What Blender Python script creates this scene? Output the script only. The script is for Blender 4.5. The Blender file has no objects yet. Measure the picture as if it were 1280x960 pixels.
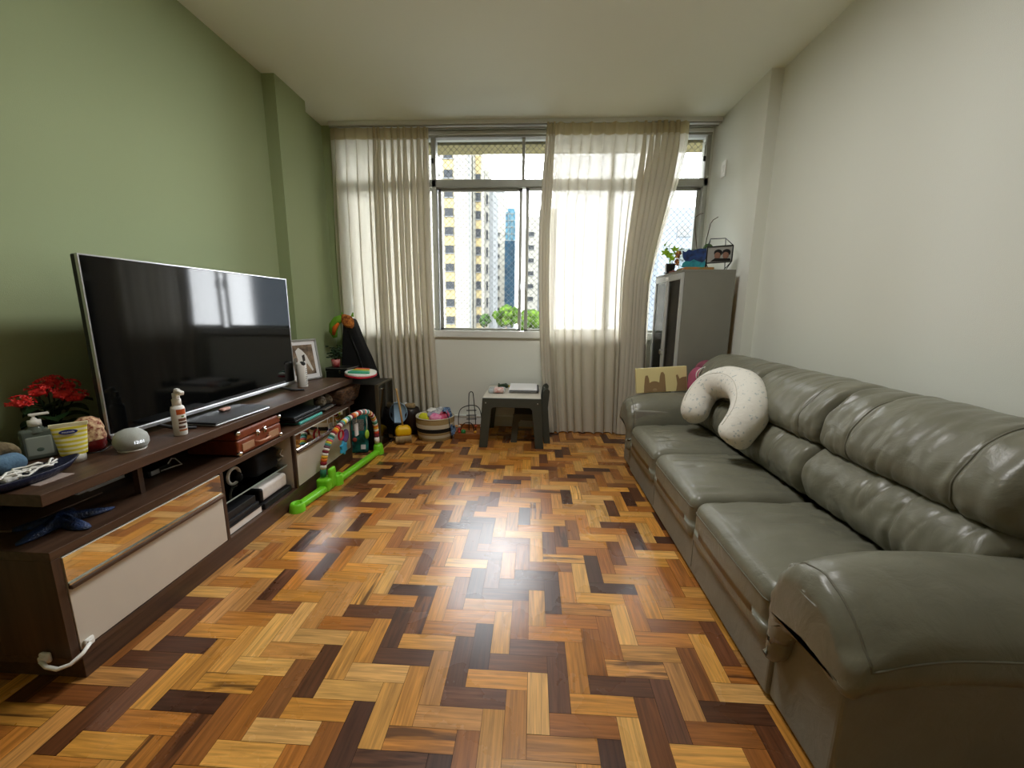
import bpy, bmesh, math, random
from mathutils import Vector, Matrix, noise, Euler
from mathutils.geometry import tessellate_polygon
random.seed(7)
PI = math.pi
COL = bpy.context.scene.collection
sin, cos = math.sin, math.cos

# ------------------------------------------------------------------ colour / materials
def lin(c):
    if isinstance(c, str):
        c = [int(c[i:i+2], 16) / 255 for i in (0, 2, 4)]
    return tuple(((x / 12.92) if x <= 0.04045 else ((x + 0.055) / 1.055) ** 2.4) for x in c)

def mat(name, col, rough=0.6, metal=0.0, spec=0.5, noise_amt=0.0, noise_scale=8.0, bump=0.0, bump_scale=60.0,
        coat=0.0, trans=0.0, stretch=None, col2=None, emit=None, sheen=0.0, detail=4.0, ior=1.45):
    m = bpy.data.materials.new(name); m.use_nodes = True
    nt = m.node_tree; nd = nt.nodes; lk = nt.links
    b = nd['Principled BSDF']
    c = lin(col) if isinstance(col, str) else col
    b.inputs['Base Color'].default_value = (*c, 1)
    b.inputs['Roughness'].default_value = rough
    b.inputs['Metallic'].default_value = metal
    b.inputs['Specular IOR Level'].default_value = spec
    b.inputs['Coat Weight'].default_value = coat
    b.inputs['Coat Roughness'].default_value = 0.1
    b.inputs['Transmission Weight'].default_value = trans
    b.inputs['Sheen Weight'].default_value = sheen
    b.inputs['IOR'].default_value = ior
    if emit:
        b.inputs['Emission Color'].default_value = (*lin(emit[0]), 1)
        b.inputs['Emission Strength'].default_value = emit[1]
    tc = nd.new('ShaderNodeTexCoord'); mp = nd.new('ShaderNodeMapping')
    lk.new(tc.outputs['Object'], mp.inputs['Vector'])
    if stretch: mp.inputs['Scale'].default_value = stretch
    if noise_amt or col2:
        n = nd.new('ShaderNodeTexNoise'); n.inputs['Scale'].default_value = noise_scale; n.inputs['Detail'].default_value = detail
        lk.new(mp.outputs[0], n.inputs['Vector'])
        mx = nd.new('ShaderNodeMix'); mx.data_type = 'RGBA'
        c2 = (lin(col2) if isinstance(col2, str) else col2) if col2 else tuple(x * (1 - noise_amt) for x in c)
        mx.inputs[6].default_value = (*c, 1); mx.inputs[7].default_value = (*c2, 1)
        r = nd.new('ShaderNodeValToRGB'); r.color_ramp.elements[0].position = .35; r.color_ramp.elements[1].position = .65
        lk.new(n.outputs['Fac'], r.inputs[0]); lk.new(r.outputs[0], mx.inputs[0])
        lk.new(mx.outputs[2], b.inputs['Base Color'])
    if bump:
        n2 = nd.new('ShaderNodeTexNoise'); n2.inputs['Scale'].default_value = bump_scale; n2.inputs['Detail'].default_value = 3
        lk.new(mp.outputs[0], n2.inputs['Vector'])
        bp = nd.new('ShaderNodeBump'); bp.inputs['Strength'].default_value = bump; bp.inputs['Distance'].default_value = 0.01
        lk.new(n2.outputs['Fac'], bp.inputs['Height']); lk.new(bp.outputs[0], b.inputs['Normal'])
    return m

def curtain_mat(name, col, opaque):
    m = bpy.data.materials.new(name); m.use_nodes = True
    nt = m.node_tree; nd = nt.nodes; lk = nt.links; nd.clear()
    out = nd.new('ShaderNodeOutputMaterial')
    tc = nd.new('ShaderNodeTexCoord')
    mp = nd.new('ShaderNodeMapping'); mp.inputs['Scale'].default_value = (260, 10, 260)
    n = nd.new('ShaderNodeTexNoise'); n.inputs['Scale'].default_value = 1.0; n.inputs['Detail'].default_value = 2
    lk.new(tc.outputs['Object'], mp.inputs[0]); lk.new(mp.outputs[0], n.inputs['Vector'])
    c = (*lin(col), 1)
    d = nd.new('ShaderNodeBsdfDiffuse'); d.inputs[0].default_value = c
    t = nd.new('ShaderNodeBsdfTranslucent'); t.inputs[0].default_value = c
    tr = nd.new('ShaderNodeBsdfTransparent')
    m1 = nd.new('ShaderNodeMixShader'); m1.inputs[0].default_value = 0.38
    lk.new(d.outputs[0], m1.inputs[1]); lk.new(t.outputs[0], m1.inputs[2])
    rp = nd.new('ShaderNodeMapRange'); rp.inputs[1].default_value = .35; rp.inputs[2].default_value = .65
    rp.inputs[3].default_value = opaque - .022; rp.inputs[4].default_value = min(1, opaque + .022)
    lk.new(n.outputs['Fac'], rp.inputs[0])
    m2 = nd.new('ShaderNodeMixShader'); lk.new(rp.outputs[0], m2.inputs[0])
    lk.new(tr.outputs[0], m2.inputs[1]); lk.new(m1.outputs[0], m2.inputs[2]); lk.new(m2.outputs[0], out.inputs[0])
    return m

def glass_mat(name, tint=(1, 1, 1), refl=.06):
    m = bpy.data.materials.new(name); m.use_nodes = True
    nt = m.node_tree; nd = nt.nodes; lk = nt.links; nd.clear()
    out = nd.new('ShaderNodeOutputMaterial')
    tr = nd.new('ShaderNodeBsdfTransparent'); tr.inputs[0].default_value = (*tint, 1)
    g = nd.new('ShaderNodeBsdfGlossy'); g.inputs['Roughness'].default_value = .02
    fr = nd.new('ShaderNodeFresnel'); fr.inputs[0].default_value = 1.45
    mx = nd.new('ShaderNodeMixShader')
    lk.new(fr.outputs[0], mx.inputs[0]); lk.new(tr.outputs[0], mx.inputs[1]); lk.new(g.outputs[0], mx.inputs[2])
    lk.new(mx.outputs[0], out.inputs[0])
    return m

def wood_mat(name, col, col2, rough=.45, axis=1, scale=1.0, coat=0.0):
    """straight grained laminate, grain along the given axis"""
    m = bpy.data.materials.new(name); m.use_nodes = True
    nt = m.node_tree; nd = nt.nodes; lk = nt.links
    b = nd['Principled BSDF']; b.inputs['Roughness'].default_value = rough; b.inputs['Coat Weight'].default_value = coat
    tc = nd.new('ShaderNodeTexCoord'); mp = nd.new('ShaderNodeMapping')
    s = [38 * scale] * 3; s[axis] = 1.6 * scale; mp.inputs['Scale'].default_value = s
    lk.new(tc.outputs['Object'], mp.inputs[0])
    n = nd.new('ShaderNodeTexNoise'); n.inputs['Scale'].default_value = 1.0; n.inputs['Detail'].default_value = 6; n.inputs['Distortion'].default_value = .6
    lk.new(mp.outputs[0], n.inputs['Vector'])
    r = nd.new('ShaderNodeValToRGB'); r.color_ramp.elements[0].position = .3; r.color_ramp.elements[1].position = .72
    r.color_ramp.elements[0].color = (*lin(col2), 1); r.color_ramp.elements[1].color = (*lin(col), 1)
    lk.new(n.outputs['Fac'], r.inputs[0]); lk.new(r.outputs[0], b.inputs['Base Color'])
    bp = nd.new('ShaderNodeBump'); bp.inputs['Strength'].default_value = .12; bp.inputs['Distance'].default_value = .003
    lk.new(n.outputs['Fac'], bp.inputs['Height']); lk.new(bp.outputs[0], b.inputs['Normal'])
    return m

def parquet_mat():
    m = bpy.data.materials.new('parquet'); m.use_nodes = True
    nt = m.node_tree; nd = nt.nodes; lk = nt.links
    b = nd['Principled BSDF']
    at = nd.new('ShaderNodeAttribute'); at.attribute_name = 'tone'
    uv = nd.new('ShaderNodeUVMap'); uv.uv_map = 'grain'
    mp = nd.new('ShaderNodeMapping'); mp.inputs['Scale'].default_value = (5, 95, 1)
    lk.new(uv.outputs[0], mp.inputs[0])
    n = nd.new('ShaderNodeTexNoise'); n.inputs['Scale'].default_value = 1; n.inputs['Detail'].default_value = 7; n.inputs['Distortion'].default_value = .8
    lk.new(mp.outputs[0], n.inputs['Vector'])
    mr = nd.new('ShaderNodeMapRange'); mr.inputs[1].default_value = .3; mr.inputs[2].default_value = .7; mr.inputs[3].default_value = .62; mr.inputs[4].default_value = 1.22
    lk.new(n.outputs['Fac'], mr.inputs[0])
    mul = nd.new('ShaderNodeVectorMath'); mul.operation = 'SCALE'
    lk.new(at.outputs['Color'], mul.inputs[0]); lk.new(mr.outputs[0], mul.inputs['Scale'])
    # heartwood streaks: broad, strongly stretched, only on planks whose alpha asks for them
    mp2 = nd.new('ShaderNodeMapping'); mp2.inputs['Scale'].default_value = (3, 34, 1); lk.new(uv.outputs[0], mp2.inputs[0])
    n2 = nd.new('ShaderNodeTexNoise'); n2.inputs['Scale'].default_value = 1; n2.inputs['Detail'].default_value = 3; n2.inputs['Distortion'].default_value = .5
    lk.new(mp2.outputs[0], n2.inputs['Vector'])
    r2 = nd.new('ShaderNodeMapRange'); r2.inputs[1].default_value = .5; r2.inputs[2].default_value = .6
    lk.new(n2.outputs['Fac'], r2.inputs[0])
    ml = nd.new('ShaderNodeMath'); ml.operation = 'MULTIPLY'; lk.new(r2.outputs[0], ml.inputs[0]); lk.new(at.outputs['Alpha'], ml.inputs[1])
    mx = nd.new('ShaderNodeMix'); mx.data_type = 'RGBA'; lk.new(ml.outputs[0], mx.inputs[0]); lk.new(mul.outputs[0], mx.inputs[6])
    mx.inputs[7].default_value = (*lin('3a2012'), 1)
    lk.new(mx.outputs[2], b.inputs['Base Color'])
    # worn varnish: roughness varies softly
    tc = nd.new('ShaderNodeTexCoord'); n3 = nd.new('ShaderNodeTexNoise'); n3.inputs['Scale'].default_value = 3; n3.inputs['Detail'].default_value = 6
    lk.new(tc.outputs['Object'], n3.inputs['Vector'])
    r3 = nd.new('ShaderNodeMapRange'); r3.inputs[3].default_value = .20; r3.inputs[4].default_value = .36
    lk.new(n3.outputs['Fac'], r3.inputs[0]); lk.new(r3.outputs[0], b.inputs['Roughness'])
    b.inputs['Specular IOR Level'].default_value = .5
    bp = nd.new('ShaderNodeBump'); bp.inputs['Strength'].default_value = .10; bp.inputs['Distance'].default_value = .002
    lk.new(n.outputs['Fac'], bp.inputs['Height']); lk.new(bp.outputs[0], b.inputs['Normal'])
    return m

def leather_mat(name, col, rough=.34):
    m = mat(name, col, rough=rough, spec=.55, noise_amt=.16, noise_scale=5)
    nt = m.node_tree; nd = nt.nodes; lk = nt.links; b = nd['Principled BSDF']
    tc = nd.new('ShaderNodeTexCoord')
    n1 = nd.new('ShaderNodeTexNoise'); n1.inputs['Scale'].default_value = 9; n1.inputs['Detail'].default_value = 4; n1.inputs['Distortion'].default_value = 1.2
    v = nd.new('ShaderNodeTexVoronoi'); v.inputs['Scale'].default_value = 420
    lk.new(tc.outputs['Object'], n1.inputs['Vector']); lk.new(tc.outputs['Object'], v.inputs['Vector'])
    b1 = nd.new('ShaderNodeBump'); b1.inputs['Strength'].default_value = .35; b1.inputs['Distance'].default_value = .012
    b2 = nd.new('ShaderNodeBump'); b2.inputs['Strength'].default_value = .10; b2.inputs['Distance'].default_value = .001
    lk.new(n1.outputs['Fac'], b1.inputs['Height']); lk.new(v.outputs['Distance'], b2.inputs['Height'])
    lk.new(b1.outputs[0], b2.inputs['Normal']); lk.new(b2.outputs[0], b.inputs['Normal'])
    return m

M = {}
M['ceil'] = mat('ceiling_paint', 'eef2e6', .9, bump=.05, bump_scale=220)
M['wallw'] = mat('white_wall_paint', 'dfe1d8', .85, bump=.12, bump_scale=300)
M['wallg'] = mat('sage_wall_paint', '9fac84', .85, bump=.12, bump_scale=300)
M['walld'] = mat('cream_wall_paint', 'cfcab8', .85)
M['parquet'] = parquet_mat()
M['subfloor'] = mat('dark_joint_filler', '241408', .9)
M['alu'] = mat('painted_window_frame', 'a2a49b', .45, noise_amt=.08)
M['aluw'] = mat('white_painted_trim', 'd9dbd6', .5)
M['glass'] = glass_mat('clear_pane')
M['glassd'] = glass_mat('smoky_shelf_glass', (.75, .8, .78))
M['net'] = mat('net_cord', '5c5d5c', .8)
M['sheer'] = curtain_mat('sheer_linen', 'e2ddce', .972)
M['sheert'] = curtain_mat('doubled_linen', 'cfc4a2', .97)
M['leather'] = leather_mat('olive_grey_leather', '7b7a6b')
M['leather2'] = leather_mat('olive_grey_leather_base', '8b897e', .6)
M['thread'] = mat('leather_piping', '6a685a', .5)
M['walnut'] = wood_mat('walnut_laminate', '5b4231', '38261a', .42)
M['walnutz'] = wood_mat('walnut_laminate_upright', '553c2b', '35241a', .45, axis=2)
M['offwhite'] = mat('offwhite_lacquer', 'c9c1b4', .4, noise_amt=.03)
M['mirror'] = mat('mirror', (.86, .85, .83), .03, metal=1)
M['silver'] = mat('brushed_silver', 'c4c5c7', .3, metal=.9)
M['chrome'] = mat('chrome', 'dcdcdc', .12, metal=1)
M['graph'] = mat('graphite_metal', '3a3b3d', .35, metal=.6)
M['blackg'] = mat('gloss_black', '060708', .06, spec=.45)
M['blackp'] = mat('black_plastic', '101112', .4)
M['blackf'] = mat('black_fabric', '0e0e10', .9, bump=.2, bump_scale=300)
M['white'] = mat('white_plastic', 'ecebe6', .35)
M['whitec'] = mat('white_ceramic', 'e6e4de', .2)
M['paper'] = mat('paper', 'f0f0f2', .8)
M['red'] = mat('red_petals', 'c8101c', .55, col2='f04038', noise_scale=60)
M['leafd'] = mat('dark_leaf', '1d3a1a', .45, noise_amt=.4, noise_scale=20)
M['leafl'] = mat('fresh_leaf', '8fb81e', .5, noise_amt=.25, noise_scale=20)
M['stem'] = mat('brown_stem', '4a3a28', .7)
M['black'] = mat('black_matte', '0a0a0a', .6)

# ------------------------------------------------------------------ mesh helpers
class MB:
    def __init__(s): s.bm = bmesh.new(); s.mats = []
    def mi(s, m):
        m = M[m] if isinstance(m, str) else m
        if m not in s.mats: s.mats.append(m)
        return s.mats.index(m)
    def _fin(s, faces, m, smooth):
        i = s.mi(m)
        for f in faces: f.material_index = i; f.smooth = smooth
    def box(s, x0, x1, y0, y1, z0, z1, m, bev=0.0, rot=None, seg=2):
        c = Vector(((x0+x1)/2, (y0+y1)/2, (z0+z1)/2)); d = (abs(x1-x0), abs(y1-y0), abs(z1-z0))
        before = set(s.bm.faces)
        r = bmesh.ops.create_cube(s.bm, size=1)
        vs = r['verts']
        R = rot.to_matrix() if rot is not None else Matrix.Identity(3)
        for v in vs: v.co = Vector((v.co.x*d[0], v.co.y*d[1], v.co.z*d[2]))
        if bev:
            es = list({e for v in vs for e in v.link_edges})
            bmesh.ops.bevel(s.bm, geom=es, offset=min(bev, min(d)*.49), segments=seg, affect='EDGES', profile=.5)
        fs = [f for f in s.bm.faces if f not in before]
        for v in {v for f in fs for v in f.verts}: v.co = R @ v.co + c
        s._fin(fs, m, False)
        return s
    def lathe(s, prof, m, n=24, c=(0, 0, 0), rot=None, smooth=True, sx=1, sy=1):
        R = rot.to_matrix() if rot is not None else Matrix.Identity(3); c = Vector(c)
        rings = []
        for r, z in prof:
            if r < 1e-6: rings.append([s.bm.verts.new(R @ Vector((0, 0, z)) + c)])
            else: rings.append([s.bm.verts.new(R @ Vector((r*sx*cos(2*PI*k/n), r*sy*sin(2*PI*k/n), z)) + c) for k in range(n)])
        fs = []
        for a, b in zip(rings, rings[1:]):
            for k in range(n):
                k2 = (k+1) % n
                if len(a) == 1 and len(b) == 1: continue
                if len(a) == 1: q = [a[0], b[k2], b[k]][::-1] if False else [a[0], b[k2], b[k]]
                elif len(b) == 1: q = [a[k], a[k2], b[0]]
                else: q = [a[k], a[k2], b[k2], b[k]]
                fs.append(s.bm.faces.new(q))
        s._fin(fs, m, smooth); return s
    def cyl(s, p0, p1, r, m, n=16, r2=None):
        p0, p1 = Vector(p0), Vector(p1); d = p1 - p0; L = d.length
        q = d.to_track_quat('Z', 'Y').to_euler()
        r2 = r if r2 is None else r2
        return s.lathe([(0, 0), (r, 0), (r2, L), (0, L)], m, n, p0, q, True)
    def tube(s, pts, r, m, n=8, closed=False, cap=True):
        pts = [Vector(p) for p in pts]; N = len(pts); rings = []
        up = Vector((0, 0, 1)); prev = None
        for i, p in enumerate(pts):
            if closed: t = pts[(i+1) % N] - pts[(i-1) % N]
            else: t = pts[min(i+1, N-1)] - pts[max(i-1, 0)]
            t.normalize()
            if prev is None:
                a = t.cross(up)
                if a.length < 1e-3: a = t.cross(Vector((1, 0, 0)))
            else: a = prev - t * prev.dot(t)
            a.normalize(); prev = a; b = t.cross(a)
            rr = r[i] if isinstance(r, (list, tuple)) else r
            rings.append([s.bm.verts.new(p + (a*cos(2*PI*k/n) + b*sin(2*PI*k/n))*rr) for k in range(n)])
        fs = []
        for i in range(N if closed else N-1):
            A, B = rings[i], rings[(i+1) % N]
            for k in range(n): fs.append(s.bm.faces.new([A[k], A[(k+1) % n], B[(k+1) % n], B[k]]))
        if not closed and cap:
            fs.append(s.bm.faces.new(rings[0][::-1])); fs.append(s.bm.faces.new(rings[-1]))
        s._fin(fs, m, True); return s
    def prism(s, poly, axis, d0, d1, m, bev=0.0, smooth=False):
        """polygon in the plane normal to axis (0:x ->(y,z), 1:y ->(x,z), 2:z ->(x,y)), extruded d0..d1"""
        def P(a, b, d): return {0: (d, a, b), 1: (a, d, b), 2: (a, b, d)}[axis]
        before = set(s.bm.faces)
        A = [s.bm.verts.new(P(a, b, d0)) for a, b in poly]; B = [s.bm.verts.new(P(a, b, d1)) for a, b in poly]
        s.bm.faces.new(A); s.bm.faces.new(B[::-1]); n = len(poly)
        for i in range(n): s.bm.faces.new([A[i], B[i], B[(i+1) % n], A[(i+1) % n]])
        fs = [f for f in s.bm.faces if f not in before]
        bmesh.ops.recalc_face_normals(s.bm, faces=fs)
        if bev:
            es = list({e for f in fs for e in f.edges if f.normal.length and len(e.link_faces) == 2 and e.calc_face_angle(0) > .6})
            bmesh.ops.bevel(s.bm, geom=es, offset=bev, segments=2, affect='EDGES', profile=.5)
            fs = [f for f in s.bm.faces if f not in before]
        s._fin(fs, m, smooth); return s
    def puff(s, c, d, r, m, n=(12, 12, 8), fn=None):
        """rounded box; c centre, d full sizes, r rounding radius; fn deforms each point (gets p, unit uvw in -1..1)"""
        c = Vector(c); h = Vector(d)/2; r = min(r, *h) if not isinstance(r, (tuple, list)) else r
        rr = Vector((r, r, r)) if not isinstance(r, (tuple, list)) else Vector(r)
        before = set(s.bm.faces); cache = {}
        def vert(i, j, k):
            key = (i, j, k)
            if key in cache: return cache[key]
            u = Vector((2*i/n[0]-1, 2*j/n[1]-1, 2*k/n[2]-1))
            q = Vector([h[a]*math.copysign(abs(u[a])**0.8, u[a]) if abs(u[a]) < 1 else h[a]*u[a] for a in range(3)])
            inner = Vector([max(-(h[a]-rr[a]), min(h[a]-rr[a], q[a])) for a in range(3)])
            dl = Vector([(q[a]-inner[a])/rr[a] for a in range(3)])
            if dl.length > 1e-9:
                # cube -> sphere in the corner zone
                mxx = max(abs(x) for x in dl); dn = dl.normalized()*mxx
                q = inner + Vector([dn[a]*rr[a] for a in range(3)])
            p = q + c
            if fn: p = Vector(fn(p, u))
            cache[key] = s.bm.verts.new(p); return cache[key]
        fs = []
        nx, ny, nz = n; s.grab = lambda i, j, k: vert(i, j, k).co.copy()
        for i in range(nx):
            for j in range(ny):
                fs.append(s.bm.faces.new([vert(i, j, nz), vert(i+1, j, nz), vert(i+1, j+1, nz), vert(i, j+1, nz)]))
                fs.append(s.bm.faces.new([vert(i, j, 0), vert(i, j+1, 0), vert(i+1, j+1, 0), vert(i+1, j, 0)]))
        for i in range(nx):
            for k in range(nz):
                fs.append(s.bm.faces.new([vert(i, 0, k), vert(i+1, 0, k), vert(i+1, 0, k+1), vert(i, 0, k+1)]))
                fs.append(s.bm.faces.new([vert(i, ny, k), vert(i, ny, k+1), vert(i+1, ny, k+1), vert(i+1, ny, k)]))
        for j in range(ny):
            for k in range(nz):
                fs.append(s.bm.faces.new([vert(0, j, k), vert(0, j, k+1), vert(0, j+1, k+1), vert(0, j+1, k)]))
                fs.append(s.bm.faces.new([vert(nx, j, k), vert(nx, j+1, k), vert(nx, j+1, k+1), vert(nx, j, k+1)]))
        s._fin(fs, m, True); return s
    def ball(s, c, r, m, sc=(1, 1, 1), sub=2, jit=0.0):
        b = set(s.bm.faces); rr = bmesh.ops.create_icosphere(s.bm, subdivisions=sub, radius=1)
        for v in rr['verts']:
            k = 1 + (jit * noise.noise(v.co * 3 + Vector(c) * 7) if jit else 0)
            v.co = Vector((v.co.x*r*sc[0]*k, v.co.y*r*sc[1]*k, v.co.z*r*sc[2]*k)) + Vector(c)
        s._fin([f for f in s.bm.faces if f not in b], m, True); return s
    def bolster(s, prof, axis, d0, d1, er, m, nl=40, npf=48, fn=None):
        """closed smooth profile swept along axis (0 -> (y,z) profile, 1 -> (x,z)), ends rounded by er"""
        P = [Vector(p) for p in prof]; N = len(P); pts = []
        for i in range(npf):
            t = i * N / npf; k = int(t); t -= k
            a, b, c, d = P[(k-1) % N], P[k], P[(k+1) % N], P[(k+2) % N]
            pts.append(.5*((2*b) + (c-a)*t + (2*a-5*b+4*c-d)*t*t + (3*b-a-3*c+d)*t**3))
        area = sum(pts[i].x*pts[(i+1) % npf].y - pts[(i+1) % npf].x*pts[i].y for i in range(npf))
        sg = 1 if area > 0 else -1
        nrm = []
        for i in range(npf):
            t = pts[(i+1) % npf] - pts[(i-1) % npf]; t.normalize(); nrm.append(Vector((-t.y, t.x))*sg)   # inward
        L = d1 - d0; rings = []
        st = []
        ne = 7
        for i in range(ne+1): a = PI/2*i/ne; st.append((er*(1-sin(a)), er*(1-cos(a))))   # (distance from end, inset)
        st = st[::-1]                                                            # distance er .. 0
        ends = [(er*(1-sin(PI/2*(1-i/ne))), er*(1-sin(PI/2*(i/ne)))) for i in range(ne)]
        sts = []
        for i in range(ne): a = PI/2*i/ne; sts.append((d0 + er*(1-cos(a)), er*(1-sin(a))))
        for i in range(nl+1): sts.append((d0 + er + (L-2*er)*i/nl, 0))
        for i in range(ne-1, -1, -1): a = PI/2*i/ne; sts.append((d1 - er*(1-cos(a)), er*(1-sin(a))))
        for d, ins in sts:
            ring = []
            for i in range(npf):
                q = pts[i] + nrm[i]*ins
                p = Vector((d, q.x, q.y)) if axis == 0 else Vector((q.x, d, q.y))
                if fn: p = Vector(fn(p, (d-d0)/L, i/npf, Vector((0, -nrm[i].x, -nrm[i].y)) if axis == 0 else Vector((-nrm[i].x, 0, -nrm[i].y))))
                ring.append(s.bm.verts.new(p))
            rings.append(ring)
        s.rings = [[v.co.copy() for v in ring] for ring in rings]; s.st = [(d-d0)/L for d, _ in sts]
        fs = []
        for A, B in zip(rings, rings[1:]):
            for i in range(npf): fs.append(s.bm.faces.new([A[i], A[(i+1) % npf], B[(i+1) % npf], B[i]]))
        for ring in (rings[0], rings[-1]):
            for tri in tessellate_polygon([[Vector((p.x, p.y, 0)) for p in pts]]):
                try: fs.append(s.bm.faces.new([ring[t] for t in tri]))
                except ValueError: pass
        bmesh.ops.recalc_face_normals(s.bm, faces=fs)
        s._fin(fs, m, True); return s
    def quad(s, pts, m):
        s._fin([s.bm.faces.new([s.bm.verts.new(p) for p in pts])], m, False); return s
    def done(s, name, parent=None, loc=None):
        me = bpy.data.meshes.new(name)
        s.bm.normal_update()
        s.bm.to_mesh(me); s.bm.free()
        for m in s.mats: me.materials.append(m)
        o = bpy.data.objects.new(name, me); COL.objects.link(o)
        if parent: o.parent = parent
        if loc: o.location = loc
        return o

def tag(o, label, cat, group=None, kind=None):
    o['label'] = label; o['category'] = cat
    if group: o['group'] = group
    if kind: o['kind'] = kind
    return o
def thing(name, label, cat, loc=(0, 0, 0), rot=(0, 0, 0), group=None):
    o = bpy.data.objects.new(name, None); COL.objects.link(o)
    o.location = loc; o.rotation_euler = rot; o.empty_display_size = .05
    return tag(o, label, cat, group)
def struct(o): o['kind'] = 'structure'; return o
def link_copy(o, parent=None, loc=None, rot=None):
    c = o.copy(); COL.objects.link(c); c.parent = parent
    if loc is not None: c.location = loc
    if rot is not None: c.rotation_euler = rot
    return c
def arc(c, r, a0, a1, n, plane='xz'):
    out = []
    for i in range(n+1):
        a = a0 + (a1-a0)*i/n
        p = {'xz': (r*cos(a), 0, r*sin(a)), 'yz': (0, r*cos(a), r*sin(a)), 'xy': (r*cos(a), r*sin(a), 0)}[plane]
        out.append(Vector(c) + Vector(p))
    return out
def txt(body, size, m, name, parent, loc, rot, extr=.0004):
    cu = bpy.data.curves.new(name, 'FONT'); cu.body = body; cu.size = size; cu.extrude = extr; cu.align_x = 'CENTER'; cu.align_y = 'CENTER'
    to = bpy.data.objects.new('tmp', cu); COL.objects.link(to)
    me = bpy.data.meshes.new_from_object(to); bpy.data.objects.remove(to)
    me.materials.clear(); me.materials.append(M[m] if isinstance(m, str) else m)
    o = bpy.data.objects.new(name, me); COL.objects.link(o); o.parent = parent; o.location = loc; o.rotation_euler = rot
    return o

# ------------------------------------------------------------------ camera
H, D = 2.974, 4.2155
XL, XR, XR2 = -2.069, 1.7565, 1.668
YB = -2.2
cam = bpy.data.objects.new('camera', bpy.data.cameras.new('camera')); COL.objects.link(cam)
cam.data.sensor_width = 36; cam.data.lens = 499.4 / 1280 * 36; cam.data.clip_start = .02; cam.data.clip_end = 500
p, yw, rl = .1836, .0507, .0106
fw = Vector((-sin(yw)*cos(p), cos(yw)*cos(p), -sin(p))); rt = Vector((cos(yw), sin(yw), 0)); up = rt.cross(fw)
rt2 = rt*cos(rl) + up*sin(rl); up2 = up*cos(rl) - rt*sin(rl)
mw = Matrix.Identity(4)
for i in range(3): mw[i][0] = rt2[i]; mw[i][1] = up2[i]; mw[i][2] = -fw[i]
mw.translation = (0, 0, 1.2545)
cam.matrix_world = mw
bpy.context.scene.camera = cam

# ------------------------------------------------------------------ the room
def floor():
    W, g = .07, .0006
    bm = bmesh.new(); uvl = bm.loops.layers.uv.new('grain'); cl = bm.loops.layers.float_color.new('tone')
    ax, ay = .005, .921
    x0, x1, y0, y1 = XL, XR, YB, D
    pal = ['d49a4c', 'cf9240', 'd8a45a', 'c98a3c', 'cc9248', 'd2a05e', 'c2823a', 'c98e4c', 'b87632', 'bd7c36', 'a8682c', '9a5f2c', '7c4a26', '6a3f24', '5c3822', '4c2e20', '6e4630', '8a5830', 'b58046', 'c48c50']
    rnd = random.Random(11)
    def rect(a0, a1, b0, b1, horiz):
        L0 = (a0, b0)
        a0c, a1c, b0c, b1c = max(a0, x0), min(a1, x1), max(b0, y0), min(b1, y1)
        if a1c-a0c < .002 or b1c-b0c < .002: return
        c = lin(rnd.choice(pal)); k = rnd.uniform(.82, 1.15); c = tuple(x*k for x in c)
        st = .8 if rnd.random() < .07 else (0.3 if rnd.random() < .3 else 0)
        ou, ov = rnd.uniform(0, 60), rnd.uniform(0, 60)
        tx, ty = rnd.uniform(-1, 1)*.004, rnd.uniform(-1, 1)*.004
        vs = []
        cx, cy = (a0c+a1c)/2, (b0c+b1c)/2
        for x, y in ((a0c+g, b0c+g), (a1c-g, b0c+g), (a1c-g, b1c-g), (a0c+g, b1c-g)):
            vs.append(bm.verts.new((x, y, (x-cx)*tx + (y-cy)*ty)))
        f = bm.faces.new(vs)
        for l in f.loops:
            u, v = l.vert.co.x-L0[0], l.vert.co.y-L0[1]
            if not horiz: u, v = v, u
            l[uvl].uv = (u+ou, v+ov); l[cl] = (*c, st)
    for b in range(-16, 17):
        for a in range(-70, 71):
            ox, oy = ax + W*(a+3*b), ay + W*(a-3*b)
            if ox < x0-.5 or ox > x1+.5 or oy < y0-.5 or oy > y1+.5: continue
            rect(ox-W, ox, oy, oy+3*W, False); rect(ox, ox+3*W, oy, oy+W, True)
    f = bm.faces.new([bm.verts.new(q) for q in ((x0, y0, -.0025), (x1, y0, -.0025), (x1, y1, -.0025), (x0, y1, -.0025))]); f.material_index = 1
    me = bpy.data.meshes.new('floor'); bm.to_mesh(me); bm.free()
    me.materials.append(M['parquet']); me.materials.append(M['subfloor'])
    o = bpy.data.objects.new('floor', me); COL.objects.link(o); struct(o)
    tag(o, 'herringbone parquet floor of mixed light and dark wood blocks', 'floor')
floor()
struct(MB().box(XL-.1, XR+.1, YB-.1, D+.4, H, H+.12, 'ceil').done('ceiling'))
struct(MB().box(XL-.12, XL, YB-.1, D+.4, -.05, H, 'wallg').done('wall_left'))
struct(MB().box(XR, XR+.12, YB-.1, D+.4, -.05, H, 'wallw').done('wall_right'))
struct(MB().box(XL-.1, XR+.1, YB-.12, YB, -.05, H, 'walld').done('wall_front'))
w = MB()
w.box(XL, XR, D, D+.14, -.05, .965, 'wallw').box(XL, -1.90, D, D+.14, .965, H, 'wallg').box(1.64, XR, D, D+.14, .965, H, 'wallw').box(-1.90, 1.64, D, D+.14, 2.945, H, 'wallw')
struct(w.done('wall_back'))
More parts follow.
